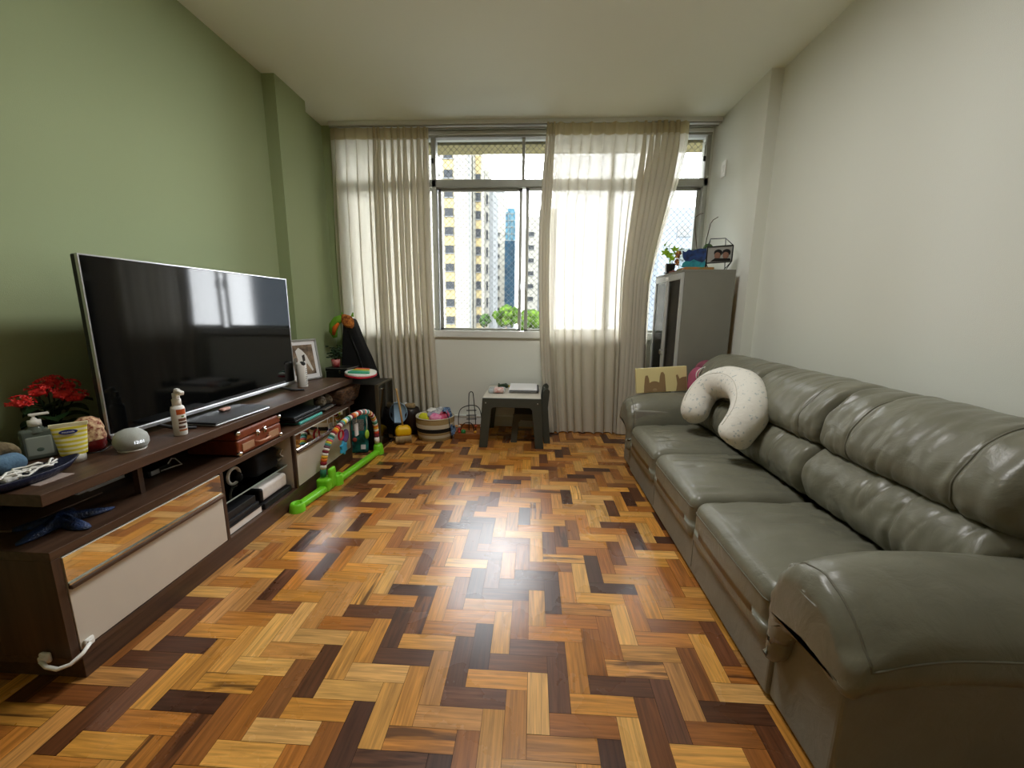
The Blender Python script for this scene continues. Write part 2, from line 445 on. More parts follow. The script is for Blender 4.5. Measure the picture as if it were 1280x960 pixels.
# structural pilasters: a column on the green side, a shallow step on the white side
struct(MB().box(XL, -1.97, 3.256, 3.667, 0, H, 'wallg').done('trim_1'))
struct(MB().box(XR2, XR, 3.311, D, 0, H, 'wallw').done('trim_2'))
struct(MB().box(XL, -1.95, 4.12, D, 0, H, 'wallg').done('trim_3'))
b = MB().box(-1.95, XR2, D-.014, D, 0, .10, 'aluw', .003).box(-1.95, XR2, D-.022, D, .10, .118, 'aluw', .003)
struct(b.done('baseboard_back'))
# window: outer frame, transom, mullions, sliding sashes with panes and handles
win = bpy.data.objects.new('window_1', None); COL.objects.link(win); win.location = (0, D, 0); win['kind'] = 'structure'
tag(win, 'wide grey framed sliding window with small panes along the top', 'window', kind='structure')
X0, X1, Z0, Z1 = -1.90, 1.64, .965, 2.945
fr = MB()
fr.box(X0, X1, -.03, .09, 2.885, Z1, 'alu', .004).box(X0, X1, -.035, .09, Z0, 1.035, 'aluw', .004)
fr.box(X0, X0+.035, -.02, .09, 1.03, 2.89, 'alu', .003).box(X1-.04, X1, -.02, .09, 1.03, 2.89, 'alu', .003)
fr.box(X0, X1, -.02, .08, 2.44, 2.51, 'alu', .003)
fr.box(X0, X1, -.045, 0, 2.905, 2.935, 'aluw', .003)
fr.done('window_frame', win)
mul = [-1.005, -.125, .745]
for x in mul:
    MB().box(x-.014, x+.014, .0, .07, 2.51, 2.885, 'alu', .002).done('mullion', win)
MB().box(-1.03, -.985, -.02, .08, 1.035, 2.885, 'alu', .003).done('mullion', win)
edges = [X0+.035, -1.005, -.125, .745, X1-.04]
for i in range(4):
    a, c = edges[i], edges[i+1]
    yo = .01 if i in (0, 2) else .035
    a2, c2 = a+(.024 if i == 1 else 0), c
    if i == 1: c2 = c-.004
    if i == 2: a2 = a+.028; yo = .012
    s = MB(); t = .034
    for bx in ((a2, a2+t, 1.035, 2.44), (c2-t, c2, 1.035, 2.44), (a2, c2, 1.035, 1.06), (a2, c2, 2.415, 2.44)):
        s.box(bx[0], bx[1], yo, yo+.022, bx[2], bx[3], 'alu', .002)
    so = s.done('sash', win)
    MB().box(a2+t, c2-t, yo+.009, yo+.012, 1.06, 2.415, 'glass').done('pane', so)
    MB().box(edges[i]+.014, edges[i+1]-.014, .03, .033, 2.51, 2.885, 'glass').done('pane', win)
for x, yy in ((-.142, .018), (-.082, -.004)):
    MB().box(x-.012, x+.012, yy, yy+.022, 1.44, 1.54, 'alu', .004).box(x-.007, x+.007, yy-.012, yy, 1.46, 1.52, 'silver', .003).done('sash_handle', win)
for x in (-1.013, 1.585):
    MB().box(x-.010, x+.010, -.035, -.02, 2.655, 2.70, 'black', .003).box(x-.006, x+.006, -.03, -.02, 2.70, 2.80, 'alu', .002).done('window_latch', win)
# outer lintel and sill seen through the glass
struct(MB().box(X0-.3, X1+.3, D+.20, D+.46, 2.90, 3.1, mat('exterior_render', '8a8262', .9, spec=0, noise_amt=.2)).done('trim_4'))
# safety net
n = MB(); pitch = .060; yN = D+.175; nx0, nx1, nz0, nz1 = X0-.02, X1+.02, .94, 2.92
def clipline(s0, sgn):
    # z = s0 + sgn*x
    pts = []
    for x in (nx0, nx1):
        z = s0+sgn*x
        if nz0 <= z <= nz1: pts.append((x, z))
    for z in (nz0, nz1):
        x = (z-s0)/sgn
        if nx0 < x < nx1: pts.append((x, z))
    return pts[:2] if len(pts) >= 2 else None
k = -4.5
while k < 6.5:
    for sg in (1, -1):
        q = clipline(k*1.0, sg)
        if q and abs(q[0][0]-q[1][0]) > .01: n.tube([(q[0][0], yN, q[0][1]), (q[1][0], yN, q[1][1])], .0019, 'net', 4)
    k += pitch
net = thing('safety_net', 'diamond mesh child safety net stretched outside the window', 'net', (0, yN, .94))
no = n.done('netting', net); no.location = (0, -yN, -.94)
MB().tube([(nx0, 0, 0), (nx1, 0, 0), (nx1, 0, nz1-.94), (nx0, 0, nz1-.94)], .004, 'net', 6, closed=True).done('border_cord', net)
hk = None
for i in range(9):
    x = nx0+(nx1-nx0)*i/8
    for z in (0, nz1-.94):
        if hk is None: hk = MB().tube([(0, -.036, 0), (0, -.01, 0), (0, .004, .006), (0, .008, 0), (0, 0, -.006)], .003, 'silver', 6).done('hook', net, (x, 0, z))
        else: link_copy(hk, net, (x, 0, z))

# ------------------------------------------------------------------ outside
M['bw'] = mat('white_render', '67665f', .9, spec=0, noise_amt=.06, noise_scale=.3)
M['by'] = mat('cream_tile_facade', '6c6247', .9, spec=0, noise_amt=.12, noise_scale=2)
M['bg'] = mat('grey_render', '525454', .9, spec=0, noise_amt=.1, noise_scale=.4)
M['bwin'] = mat('dark_window', '232527', .5, spec=.02)
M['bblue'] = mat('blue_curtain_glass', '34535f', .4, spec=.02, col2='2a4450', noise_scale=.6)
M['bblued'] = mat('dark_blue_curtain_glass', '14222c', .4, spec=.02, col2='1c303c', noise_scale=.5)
M['tree'] = mat('tree_foliage', '3a4c1a', .9, spec=0, col2='1e2e10', noise_scale=1.2, bump=.6, bump_scale=3)
M['treed'] = mat('dark_tree_foliage', '28381c', .9, spec=0, col2='162210', noise_scale=1.2, bump=.6, bump_scale=3)
M['street'] = mat('asphalt', '5c5c58', .95, spec=0)
GZ = -14
tag(MB().box(-160, 160, -160, 260, GZ-.5, GZ, 'street').done('street'), 'grey street level far below the window', 'ground', kind='structure')
def win_copies(parent, proto_dims, places, m='bwin', name='window'):
    w0, h0 = proto_dims
    pr = None
    for (x, y, z) in places:
        if pr is None:
            pr = MB().box(-w0/2, w0/2, -.12, .06, -h0/2, h0/2, m).box(-w0/2-.08, w0/2+.08, -.16, 0, -h0/2-.14, -h0/2, 'bg').done(name, parent, (x, y, z))
        else: link_copy(pr, parent, (x, y, z))
A = thing('apartment_tower', 'tall white apartment tower with cream strips and a window column, nearest the left frame', 'building', (-14.3, 70, GZ))
MB().box(-38, 3.35, 0, 14, 0, 56, 'bw').done('facade', A)
MB().box(-.85, .75, -.14, 0, 0, 55.5, 'by').done('cream_strip', A)
win_copies(A, (1.45, 1.25), [(-.05, -.14, 13.4+2.95*i) for i in range(-3, 13)])
win_copies(A, (.5, .5), [(-1.9, 0, 13.6+2.95*i) for i in range(-3, 12)], 'bg', 'air_conditioner')
win_copies(A, (1.8, 1.3), [(-6.5, 0, 13.4+2.95*i) for i in range(-2, 12)])
win_copies(A, (1.8, 1.3), [(-13.5, 0, 13.4+2.95*i) for i in range(-2, 12)])
MB().box(3.3, 3.5, -.3, .1, 0, 50, 'bg').done('drain_pipe', A)
A2 = thing('apartment_tower', 'white apartment tower with a narrow cream strip, right behind the taller tower', 'building', (-10.9, 73, GZ))
MB().box(.1, 1.75, 0, 12, 0, 41.2, 'bw').done('facade', A2)
MB().box(.62, 1.5, -.12, 0, 0, 40.8, 'by').done('cream_strip', A2)
win_copies(A2, (.85, 1.35), [(1.06, -.12, 13.6+2.95*i) for i in range(-3, 9)])
A3 = thing('apartment_tower', 'pale stepped tower edge with a column of thin dark windows', 'building', (-9.1, 76, GZ))
MB().box(0, .75, 0, 10, 0, 39.5, 'bw').box(.75, 1.5, .3, 10, 0, 36.8, 'bg').done('facade', A3)
win_copies(A3, (.32, 1.6), [(.45, 0, 13.6+3.0*i) for i in range(-3, 8)])
B = thing('apartment_block', 'distant white block with pairs of small dark windows', 'building', (-11.0, 120, GZ))
MB().box(-4, 3.4, 0, 14, 0, 47.5, 'bw').box(-1.5, 2, 2, 10, 47.5, 49.5, 'bg').done('facade', B)
win_copies(B, (.75, .85), [(-.45, 0, 12.5+3.0*i) for i in range(0, 9)])
win_copies(B, (.75, .85), [(.55, 0, 12.5+3.0*i) for i in range(0, 9)])
win_copies(B, (.4, .9), [(2.6, 0, 12.5+3.0*i) for i in range(0, 9)])
Ct = thing('glass_tower', 'slim blue glass office tower, light at the top and dark below', 'building', (-5.85, 100, GZ))
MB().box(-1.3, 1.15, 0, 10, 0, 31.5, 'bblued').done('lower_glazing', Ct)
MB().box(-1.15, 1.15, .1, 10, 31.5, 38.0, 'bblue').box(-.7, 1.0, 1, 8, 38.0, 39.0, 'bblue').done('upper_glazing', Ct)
g = MB()
for i in range(5): g.box(-1.2, 1.2, -.03, .1, 31.5+1.5*i, 31.6+1.5*i, 'bw')
for x in (-.5, .35): g.box(x-.04, x+.04, -.03, .1, 31.5, 38, 'bw')
g.done('glazing_bars', Ct)
Dd = thing('apartment_block', 'white block right of the window mullion with small dark windows', 'building', (-2.0, 98, GZ))
MB().box(0, 2.9, 0, 12, 0, 36.5, 'bw').box(2.9, 7, 1, 12, 0, 38.4, 'bg').done('facade', Dd)
win_copies(Dd, (1.3, .9), [(1.2, 0, 12+2.95*i) for i in range(0, 8)])
win_copies(Dd, (.5, .8), [(3.5, 1, 12+2.95*i) for i in range(0, 8)])
E = thing('apartment_block', 'large pale block seen through the right end of the window', 'building', (24, 58, GZ))
MB().box(-7, 14, 0, 14, 0, 29, mat('bluish_render', '555b61', .9, spec=0)).done('facade', E)
win_copies(E, (1.6, 1.3), [(x, 0, 8+3.0*i) for x in (-4, -.5, 3, 6.5) for i in range(0, 7)], 'bg')
tag(MB().box(-8.2, -4.4, 88, 94, GZ, -1.9, 'bg').box(-8.3, -4.3, 87.8, 88, -2.2, -1.7, 'bw').done('low_building'), 'low grey roofed building among the trees below the glass tower', 'building')
def tree(x, y, z, r, label, m, seed):
    t = thing('tree', label, 'tree', (x, y, GZ), group='trees between the towers')
    rn = random.Random(seed)
    MB().tube([(0, 0, 0), (.2, 0, (z-GZ)*.5), (0, 0, z-GZ)], [.3, .22, .1], 'stem').done('trunk', t)
    f = MB()
    for i in range(26):
        a, e, d = rn.uniform(0, 2*PI), rn.uniform(-.9, 1.3), rn.uniform(.3, 1)*r
        f.ball((d*cos(a)*cos(e), d*sin(a)*cos(e), (z-GZ)+d*sin(e)*.9), r*rn.uniform(.28, .5), m, sub=2, jit=.7)
    f.done('crown', t)
tree(-4.75, 70, .1, 1.8, 'bright green tree in front of the blue glass tower', 'tree', 1)
tree(-.85, 76, -.7, 2.1, 'bright green tree right of the window mullion', 'tree', 2)
tree(-7.9, 66, -.6, 1.0, 'dark green slender tree beside the low building', 'treed', 3)
# ------------------------------------------------------------------ curtains
rail = thing('curtain_rail', 'white double curtain rail running under the ceiling above the window', 'curtain rail', (0, 4.08, H))
MB().box(-1.96, 1.66, -.05, .07, -.035, 0, 'aluw', .004).done('rail', rail)
MB().box(-1.96, 1.66, -.035, -.015, -.045, -.035, 'alu', .002).box(-1.96, 1.66, .035, .055, -.045, -.035, 'alu', .002).done('track', rail)
def curtain(label, segs, y0, ztop, zbot, shift, seed, head=.20, hem=.25, tieback=None, tan_from=None):
    """segs: (x0, x1, folds, depth, overlap); shift(u, v): sideways sway, v = 0 top .. 1 bottom"""
    rn = random.Random(seed)
    S = []   # cloth coordinate samples (x, y)
    for (a, b_, nf, dep, ov) in segs:
        N = int(nf*18); ph = 0
        for i in range(N):
            t = i/N
            S.append((a+(b_-a)*t, nf*t*2*PI+1.5*noise.noise(Vector((a*9+t*nf*.45, seed, 3)))+1.1*noise.noise(Vector((a*9+t*nf*.9, seed, 7))), dep, ov, (b_-a)/max(nf, 1)))
    S.append((segs[-1][1], 0, segs[-1][3]*.5, 0, .1))
    xa, xb = segs[0][0], segs[-1][1]
    NV = 44
    def pt(i, v, off=0.0):
        x, ph, dep, ov, pit = S[i]
        u = (x-xa)/(xb-xa)
        z = ztop - v*(ztop-zbot)
        wob = noise.noise(Vector((x*3.1+seed, v*1.3, 0)))
        wob2 = noise.noise(Vector((x*9+seed, v*2.2, 5)))
        open_ = min(1, v*6)                      # tape pinches the top
        d = dep*(.45+.55*open_)*(1+.5*wob)
        yy = y0 + d*cos(ph+.5*wob2+v*.6*wob) - off
        xx = x + ov*pit*sin(ph+.4*wob2)*(.6+.4*open_) + shift(u, v) + .02*wob*v
        yy += .018*wob2*v - (0.0 if v < .92 else .0)
        return Vector((xx, yy, z + .004*sin(ph*.5)*(1 if v == 0 else 0)))
    def sheet(vs, m, name, parent, off):
        bm = bmesh.new(); G = []
        for i in range(len(S)): G.append([bm.verts.new(pt(i, v, off)) for v in vs])
        for i in range(len(S)-1):
            for j in range(len(vs)-1):
                f = bm.faces.new([G[i][j], G[i+1][j], G[i+1][j+1], G[i][j+1]]); f.smooth = True
        me = bpy.data.meshes.new(name); bm.to_mesh(me); bm.free(); me.materials.append(M[m])
        o = bpy.data.objects.new(name, me); COL.objects.link(o); o.parent = parent; return o
    t = thing('curtain', label, 'curtain', (0, 0, 0))
    Lz = ztop-zbot
    sheet([k/NV for k in range(NV+1)], 'sheer', 'cloth', t, 0)
    sheet([k/8*head/Lz for k in range(9)], 'sheert', 'header_tape', t, .003)
    sheet([1-hem/Lz+k/8*hem/Lz for k in range(9)], 'sheer', 'hem', t, .003)
    return t
curtain('sheer linen curtain in front of the left window panel, beside the green wall',
        [(-1.965, -1.55, 4, .022, .25), (-1.55, -1.47, 2, .035, .9), (-1.47, -1.27, 3, .035, .55), (-1.27, -1.02, 4, .04, .7)],
        4.07, 2.93, .03, lambda u, v: -.02*sin(v*3)+.05*v*u, 3, head=.10)
def sh2(u, v):
    k = max(0, (u-.55)/.45)
    s = max(0, min(1, (v-.06)/.42)); s = .6*s+.4*s*s*(3-2*s)
    return -.24*k*s + (.02*k*max(0, v-.6)/.4) + .09*(1-u)*max(0, v-.3) - .05*(1-u)*sin(PI*v)
curtain('sheer linen curtain bunched in front of the right window panel beside the grey cabinet',
        [(.085, .175, 3, .035, .9), (.175, .26, 1, .03, .1), (.26, .95, 7, .034, .14), (.95, 1.12, 3, .04, .8), (1.12, 1.29, 3, .045, .9), (1.29, 1.365, 1, .02, .1)],
        4.02, 2.93, .012, sh2, 8, head=.10)

# ------------------------------------------------------------------ television console
CX, CY0, CY1 = -1.50, 1.08, 3.22
E0 = -.025
con = thing('tv_console', 'long walnut television console with two fold-down white doors under mirrored strips', 'cabinet', (CX, CY0, 0))
L = CY1-CY0; DP = .54
MB().box(-DP, 0, E0+.01, L, .64, .68, 'walnut', .002).done('top_board', con)
MB().box(-DP, 0, E0, L, .46, .49, 'walnut', .002).done('middle_shelf', con)
MB().box(-DP, -.003, .004, 2.06, .0, .08, 'walnut', .002).done('plinth', con)
MB().box(-DP, 0, E0, 2.06, .08, .105, 'walnut', .002).done('bottom_shelf', con)
MB().box(-DP, 0, E0, E0+.025, .105, .46, 'walnutz', .001).done('side_panel', con)
MB().box(-DP, 0, 2.035, 2.06, .105, .46, 'walnutz', .001).done('side_panel', con)
MB().box(-DP, -.02, .665, .683, .105, .46, 'offwhite', .001).box(-.02, 0, .665, .683, .105, .46, 'walnutz', .001).done('divider', con)
MB().box(-DP, -.02, 1.262, 1.280, .105, .46, 'offwhite', .001).box(-.02, 0, 1.262, 1.280, .105, .46, 'walnutz', .001).done('divider', con)
MB().box(-DP, -DP+.008, .02, 2.05, .105, .46, 'walnutz').box(-DP, -DP+.008, .02, L-.05, .49, .64, 'walnutz').done('back_panel', con)
MB().box(-.13, -.105, .38, .40, .49, .64, 'walnutz').done('shelf_post', con)
MB().box(-.30, -.28, L-.6, L-.58, .49, .64, 'walnutz').done('shelf_post', con)
MB().box(-DP, -.36, 0.0, .02, .49, .64, 'walnutz').done('shelf_post', con)
MB().box(-.20, -.14, .40, .46, .615, .64, mat('brown_bracket', '7a4a2c', .5), .004).done('bracket', con)
def door(y0, y1, mz):
    d = MB().box(-.018, .0, y0, y1, .11, .455, 'offwhite', .0015).done('door', con)
    MB().box(.0, .002, y0+.001, y1-.001, mz+.012, .453, 'mirror').done('mirror_strip', d)
    t = MB().box(.0, .016, y0, y1, mz-.010, mz+.004, 'walnut', .003).box(.0, .010, y0, y1, mz+.004, mz+.012, 'chrome', .002).done('door_trim', d)
door(.004, .662, .350); door(1.284, 2.032, .345)
MB().box(-DP+.03, -.05, .69, 1.255, .262, .269, 'glassd').box(-.0505, -.0485, .69, 1.255, .262, .269, mat('glass_edge', '9aa8a0', .2)).done('glass_shelf', con)
# child safety strap across the door corner
lk_ = thing('safety_strap', 'white plastic child safety strap on the near corner of the console', 'safety latch', (CX, CY0+E0, .115))
MB().box(-.100, -.064, -.014, .002-.003, -.020, .016, 'white', .006).box(-.094, -.070, -.022, -.012, -.012, .008, 'white', .004).done('pad', lk_)
MB().box(.001, .012, .035, .065, -.004, .026, 'white', .006).box(.010, .017, .04, .06, .002, .020, 'white', .004).done('pad', lk_)
MB().tube([(-.08, -.022, -.004), (-.05, -.032, -.012), (-.01, -.034, -.016), (.016, -.018, -.012), (.022, .015, -.002), (.016, .045, .010)], .0065, 'white', 8).done('strap', lk_)

# ------------------------------------------------------------------ television
TX = -1.735
tv = thing('television', 'large flat television with thin silver frame standing on the walnut console', 'television', (TX, 1.49, .68))
TL, TZ0, TZ1 = 1.30, .045, .768
b = MB().box(-.03, 0, 0, TL, TZ0, TZ1, 'blackp', .006).box(-.055, -.03, .15, TL-.15, TZ0+.02, TZ0+.42, 'blackp', .01)
b.done('housing', tv)
f = MB().box(-.008, .004, 0, TL, TZ1-.004, TZ1+.002, 'silver', .001).box(-.008, .004, -.002, .004, TZ0, TZ1, 'silver', .001).box(-.008, .004, TL-.004, TL+.002, TZ0, TZ1, 'silver', .001)
f.box(-.012, .006, 0, TL, TZ0-.014, TZ0+.006, 'silver', .003).done('frame', tv)
MB().box(-.002, .0025, .006, TL-.006, TZ0+.008, TZ1-.005, 'blackg', .001).done('screen', tv)
for yy in (.22, TL-.16):
    MB().tube([(-.01, yy, TZ0-.006), (-.005, yy, .03), (.06, yy+.02, .009), (.135, yy+.05, .006)], [.008, .008, .009, .006], 'graph', 8).tube([(-.01, yy, .04), (-.08, yy, .012), (-.14, yy, .006)], .007, 'graph', 8).done('foot', tv)

# ------------------------------------------------------------------ things on the console top (z = .68)
TOP = .68
def kalanchoe():
    t = thing('potted_kalanchoe', 'red flowering kalanchoe in a dark pot behind the pump bottle', 'potted plant', (-1.93, 1.46, TOP))
    MB().lathe([(0, 0), (.045, 0), (.06, .09), (.064, .1), (.058, .1), (.054, .085), (0, .085)], 'black', 24).done('pot', t)
    rn = random.Random(5)
    st = MB()
    cl = [(.02, -.10, .215, .036), (.02, -.045, .245, .036), (-.01, .01, .262, .034), (.045, .015, .225, .04), (.05, .055, .205, .042), (.01, .07, .25, .032), (-.03, .05, .27, .03)]
    for c in cl: st.tube([(0, 0, .08), (c[0]*.5, c[1]*.6, c[2]*.7), (c[0], c[1], c[2])], .003, 'leafd', 6)
    st.done('stems', t)
    for (x, y, z, r) in cl:
        f = MB()
        for i in range(34):
            a, e = rn.uniform(0, 2*PI), rn.uniform(-.25, 1.5)
            q = Vector((x+r*cos(a)*cos(e), y+r*sin(a)*cos(e), z+r*.65*sin(e)))
            nrm = Vector((cos(a)*cos(e), sin(a)*cos(e), sin(e)+.3)).normalized()
            u = nrm.orthogonal().normalized(); v = nrm.cross(u)
            for k in range(4):
                aa = k*PI/2+i
                d1 = u*cos(aa)+v*sin(aa); d2 = u*cos(aa+PI/2)+v*sin(aa+PI/2)
                f.quad([q-nrm*.002, q+d1*.006-d2*.0035+nrm*.002, q+d1*.0095+nrm*.004, q+d1*.006+d2*.0035+nrm*.002], 'red')
        f.ball((x, y, z-.004), r*.7, 'red', (1, 1, .6), 2, .3)
        f.done('flower_cluster', t)
    for i in range(13):
        a = i*2.4; Lf = rn.uniform(.085, .13); z = .09+.012*i*.6; w_ = Lf*.32
        f = MB(); d = Vector((cos(a), sin(a), 0)); s_ = Vector((-sin(a), cos(a), 0))
        if d.x < -.1: Lf *= .6
        prev = None
        for k in range(9):
            q = k/8; c_ = d*(.015+Lf*q) + Vector((0, 0, z+.03*sin(q*2.4)-.02*q)); ww = w_*sin(PI*min(1, q*.93+.07))**.7
            row = [f.bm.verts.new(c_ + s_*ww*j + Vector((0, 0, .012*abs(j)))) for j in (-1, -.5, 0, .5, 1)]
            if prev:
                for j in range(4): fc = f.bm.faces.new([prev[j], prev[j+1], row[j+1], row[j]]); fc.smooth = True; fc.material_index = f.mi('leafd')
            prev = row
        f.mi('leafd'); f.done('leaf', t)
kalanchoe()
pb = thing('pump_bottle', 'clear pump bottle with grey label and white pump in front of the red flowers', 'bottle', (-1.86, 1.35, TOP), (0, 0, -.55))
M['gel'] = mat('translucent_gel', '8d9a90', .12, trans=.55)
MB().box(-.022, .022, -.045, .045, 0, .118, 'gel', .012, seg=4).lathe([(.026, .105), (.018, .122), (.014, .13), (0, .13)], 'gel', 24, sx=1, sy=1.1).done('body', pb)
MB().box(-.0235, .0235, -.038, .038, .012, .095, mat('sage_label', '9aa39a', .6), .010, seg=4).ball((.0225, 0, .04), .012, mat('label_emblem', '55665c', .6), (.15, 1, .8)).done('label', pb)
MB().lathe([(0, .128), (.018, .128), (.018, .15), (.009, .152), (.007, .158), (.005, .158), (.005, .17), (0, .17)], 'white', 20).box(-.008, .008, -.012, .04, .166, .175, 'white', .003).done('pump', pb)
# cream tube standing on its cap
tu = thing('cream_tube', 'yellow striped cream tube with navy emblem standing on its white cap', 'tube', (-1.705, 1.335, TOP), (0, .06, -.72))
tu.scale = (1.15, 1.15, 1.15)
ym = mat('yellow_stripes', 'e6d63c', .35); yw2 = mat('pale_stripe', 'f4efc8', .35)
tb = MB(); zz = .026; TH = .098
for i in range(14):
    a, b_ = i/14, (i+1)/14
    def ring(t): return (.023*(1-t**1.5)+.002*t, .031+.010*t, zz+TH*t)
    r0, r1 = ring(a), ring(b_); n_ = 20; R0 = [tb.bm.verts.new((r0[0]*cos(2*PI*k/n_), r0[1]*sin(2*PI*k/n_), r0[2])) for k in range(n_)]
    R1 = [tb.bm.verts.new((r1[0]*cos(2*PI*k/n_), r1[1]*sin(2*PI*k/n_), r1[2])) for k in range(n_)]
    tb._fin([tb.bm.faces.new([R0[k], R0[(k+1) % n_], R1[(k+1) % n_], R1[k]]) for k in range(n_)], ym if i % 2 == 0 else yw2, True)
tb.box(-.0035, .0035, -.043, .043, zz+TH-.004, zz+TH+.006, yw2, .001).done('tube_body', tu)
MB().lathe([(0, 0), (.026, 0), (.027, .024), (.025, .027), (0, .027)], 'white', 24).done('cap', tu)
em = MB().prism([(.021*cos(a), .0075*sin(a)) for a in [k*PI/12 for k in range(24)]], 0, 0, .002, mat('navy_emblem', '1c2c78', .4)).done('emblem', tu, (.0125, -.003, zz+.078)); em.rotation_euler = (0, -.16, 0)
txt('mustela', .009, 'paper', 'emblem_text', em, (.0024, 0, 0), (PI/2, 0, PI/2))
# small pot with patterned cloth lid
jr = thing('covered_jar', 'dark red jar with a pale patterned bonnet lid beside the cream tube', 'jar', (-1.755, 1.435, TOP))
MB().lathe([(0, 0), (.036, 0), (.046, .02), (.048, .055), (.044, .06), (0, .06)], mat('oxblood_glaze', '5a1010', .25), 28).done('jar_body', jr)
MB().lathe([(.049, .052), (.05, .062), (.045, .085), (.047, .095), (.038, .125), (.02, .14), (0, .143)], mat('paisley_cloth', 'e2c49a', .8, col2='7a2a1c', noise_scale=75), 28).done('bonnet_lid', jr)
# glass cup rolled cloth at the left edge
cl = thing('folded_cloth', 'blue and beige rolled cloths in a heap at the near end of the console', 'cloth', (-1.82, 1.20, TOP))
MB().puff((0, 0, .035), (.13, .10, .07), .034, mat('blue_cloth', '6a8cab', .9, noise_amt=.4, noise_scale=25, bump=.5, bump_scale=60), (14, 12, 8), lambda p, u: p*(1+.12*noise.noise(p*22))).done('blue_roll', cl)
MB().puff((-.02, 0, .09), (.11, .11, .05), .024, mat('beige_cloth', '7a6a4c', .9, noise_amt=.4, noise_scale=25, bump=.5, bump_scale=60), (14, 12, 8), lambda p, u: Vector((p.x, p.y, p.z-.02*abs(u.y)))+Vector((0, 0, .012*noise.noise(p*20)))).done('beige_roll', cl)
# boat shaped tray with cables
tr = thing('boat_tray', 'dark navy boat-shaped tray full of white cables', 'tray', (-1.64, 1.135, TOP+.002), (0, 0, .0))
bt = MB(); n_ = 28; rows = []
for (sc, z) in ((.55, .0), (.8, .012), (1.0, .032), (.96, .034), (.75, .014), (0.01, .008)):
    rows.append([bt.bm.verts.new((.050*sc*sin(2*PI*k/n_)*(1 if True else 1), .145*sc*cos(2*PI*k/n_)*(1+.12*abs(cos(2*PI*k/n_))**6), z+.012*abs(cos(2*PI*k/n_))**4*(1 if sc > .8 else 0))) for k in range(n_)])
fs = []
for A_, B_ in zip(rows, rows[1:]):
    for k in range(n_): fs.append(bt.bm.faces.new([A_[k], A_[(k+1) % n_], B_[(k+1) % n_], B_[k]]))
fs.append(bt.bm.faces.new(rows[0])); fs.append(bt.bm.faces.new(rows[-1])); bmesh.ops.recalc_face_normals(bt.bm, faces=fs)
bt._fin(fs, mat('navy_glaze', '0e1430', .35, bump=.3, bump_scale=90), True); bt.done('tray', tr)
rn = random.Random(2)
cb = MB()
for i in range(6):
    P_ = [(rn.uniform(-.035, .035), -.10+.2*k/7+rn.uniform(-.02, .02), .028+rn.uniform(0, .022)) for k in range(8)]
    Q = []
    for k in range(len(P_)-1):
        for t in (0, .33, .66): Q.append(Vector(P_[k]).lerp(Vector(P_[k+1]), t))
    cb.tube(Q, .0032, 'white', 6)
cb.box(-.02, .022, -.055, -.01, .024, .042, 'white', .006)
tag(cb.done('charging_cables', None, (-1.64, 1.13, TOP+.004)), 'tangle of white charging cables lying in the navy boat-shaped tray', 'cables')
tag(MB().box(-.035, .022, -.045, .055, 0, .0012, mat('pale_card', 'a8988f', .7)).done('card', None, (-1.60, 1.17, TOP)), 'thin pale card sticking out from under the navy tray', 'card')
# smart speaker
sp = thing('smart_speaker', 'rounded pale grey fabric smart speaker in front of the television corner', 'speaker', (-1.615, 1.465, TOP))
MB().lathe([(0, 0), (.033, 0), (.045, .007), (.055, .027), (.056, .043), (.051, .063), (.037, .079), (.019, .087), (0, .089)], mat('grey_knit', 'b9bdb8', .85, bump=.4, bump_scale=500, noise_amt=.1, noise_scale=300), 40).done('body', sp)
MB().lathe([(.030, 0), (.043, -.0005), (.046, .005), (.044, .008), (0.03, .004)], 'whitec', 40).done('base_ring', sp)
g_ = txt('12:01', .017, mat('led_glow', 'ffffff', .5, emit=('eef4ff', .05)), 'clock_digits', sp, (.0535, -.018, .040), (PI/2, 0, PI/2-.32), .0006)
# foam pump bottle
M['lblo'] = mat('orange_label', 'b8531e', .5); M['lblw'] = mat('label_paper', 'f2f0ea', .5)
def foam(x, y):
    t = thing('spray_bottle', 'white foam spray bottle with orange label standing at the console front edge', 'bottle', (x, y, TOP), (0, 0, -.15))
    MB().lathe([(0, 0), (.0235, 0), (.0255, .004), (.0265, .12), (.024, .132), (.016, .138), (.015, .145), (0, .145)], 'white', 28).done('body', t)
    a = MB()
    def band(z0, z1, a0, a1, m, r=.0268):
        k = 10
        for i in range(k):
            b0, b1 = a0+(a1-a0)*i/k, a0+(a1-a0)*(i+1)/k
            a.quad([(r*cos(b0), r*sin(b0), z0), (r*cos(b1), r*sin(b1), z0), (r*cos(b1), r*sin(b1), z1), (r*cos(b0), r*sin(b0), z1)], m)
    band(.098, .122, -.9, .55, 'lblo'); band(.055, .064, -.75, .5, mat('brown_print', '4a2c1c', .6)); band(.068, .080, -.75, .5, mat('brown_print2', '6b4630', .6))
    band(.035, .046, -.8, .2, mat('brown_print3', '5a3a28', .6)); band(.022, .030, -.8, .5, mat('orange_print', 'b06a3a', .6)); band(.085, .092, -.3, .1, mat('green_print', '5c7a2c', .6)); band(.02, .06, .7, .8, mat('dark_print', '222222', .6))
    a.done('label', t)
    MB().lathe([(0, .138), (.017, .138), (.017, .165), (.012, .17), (0, .17)], 'white', 24).box(-.011, .013, -.010, .010, .165, .195, 'white', .004).box(.0, .040, -.010, .010, .190, .208, 'white', .004, rot=Euler((0, .35, 0))).prism([(-.006, .185), (.004, .215), (.022, .213), (.012, .18)], 1, -.007, .007, 'white', .002).done('pump_head', t)
foam(-1.59, 1.665)
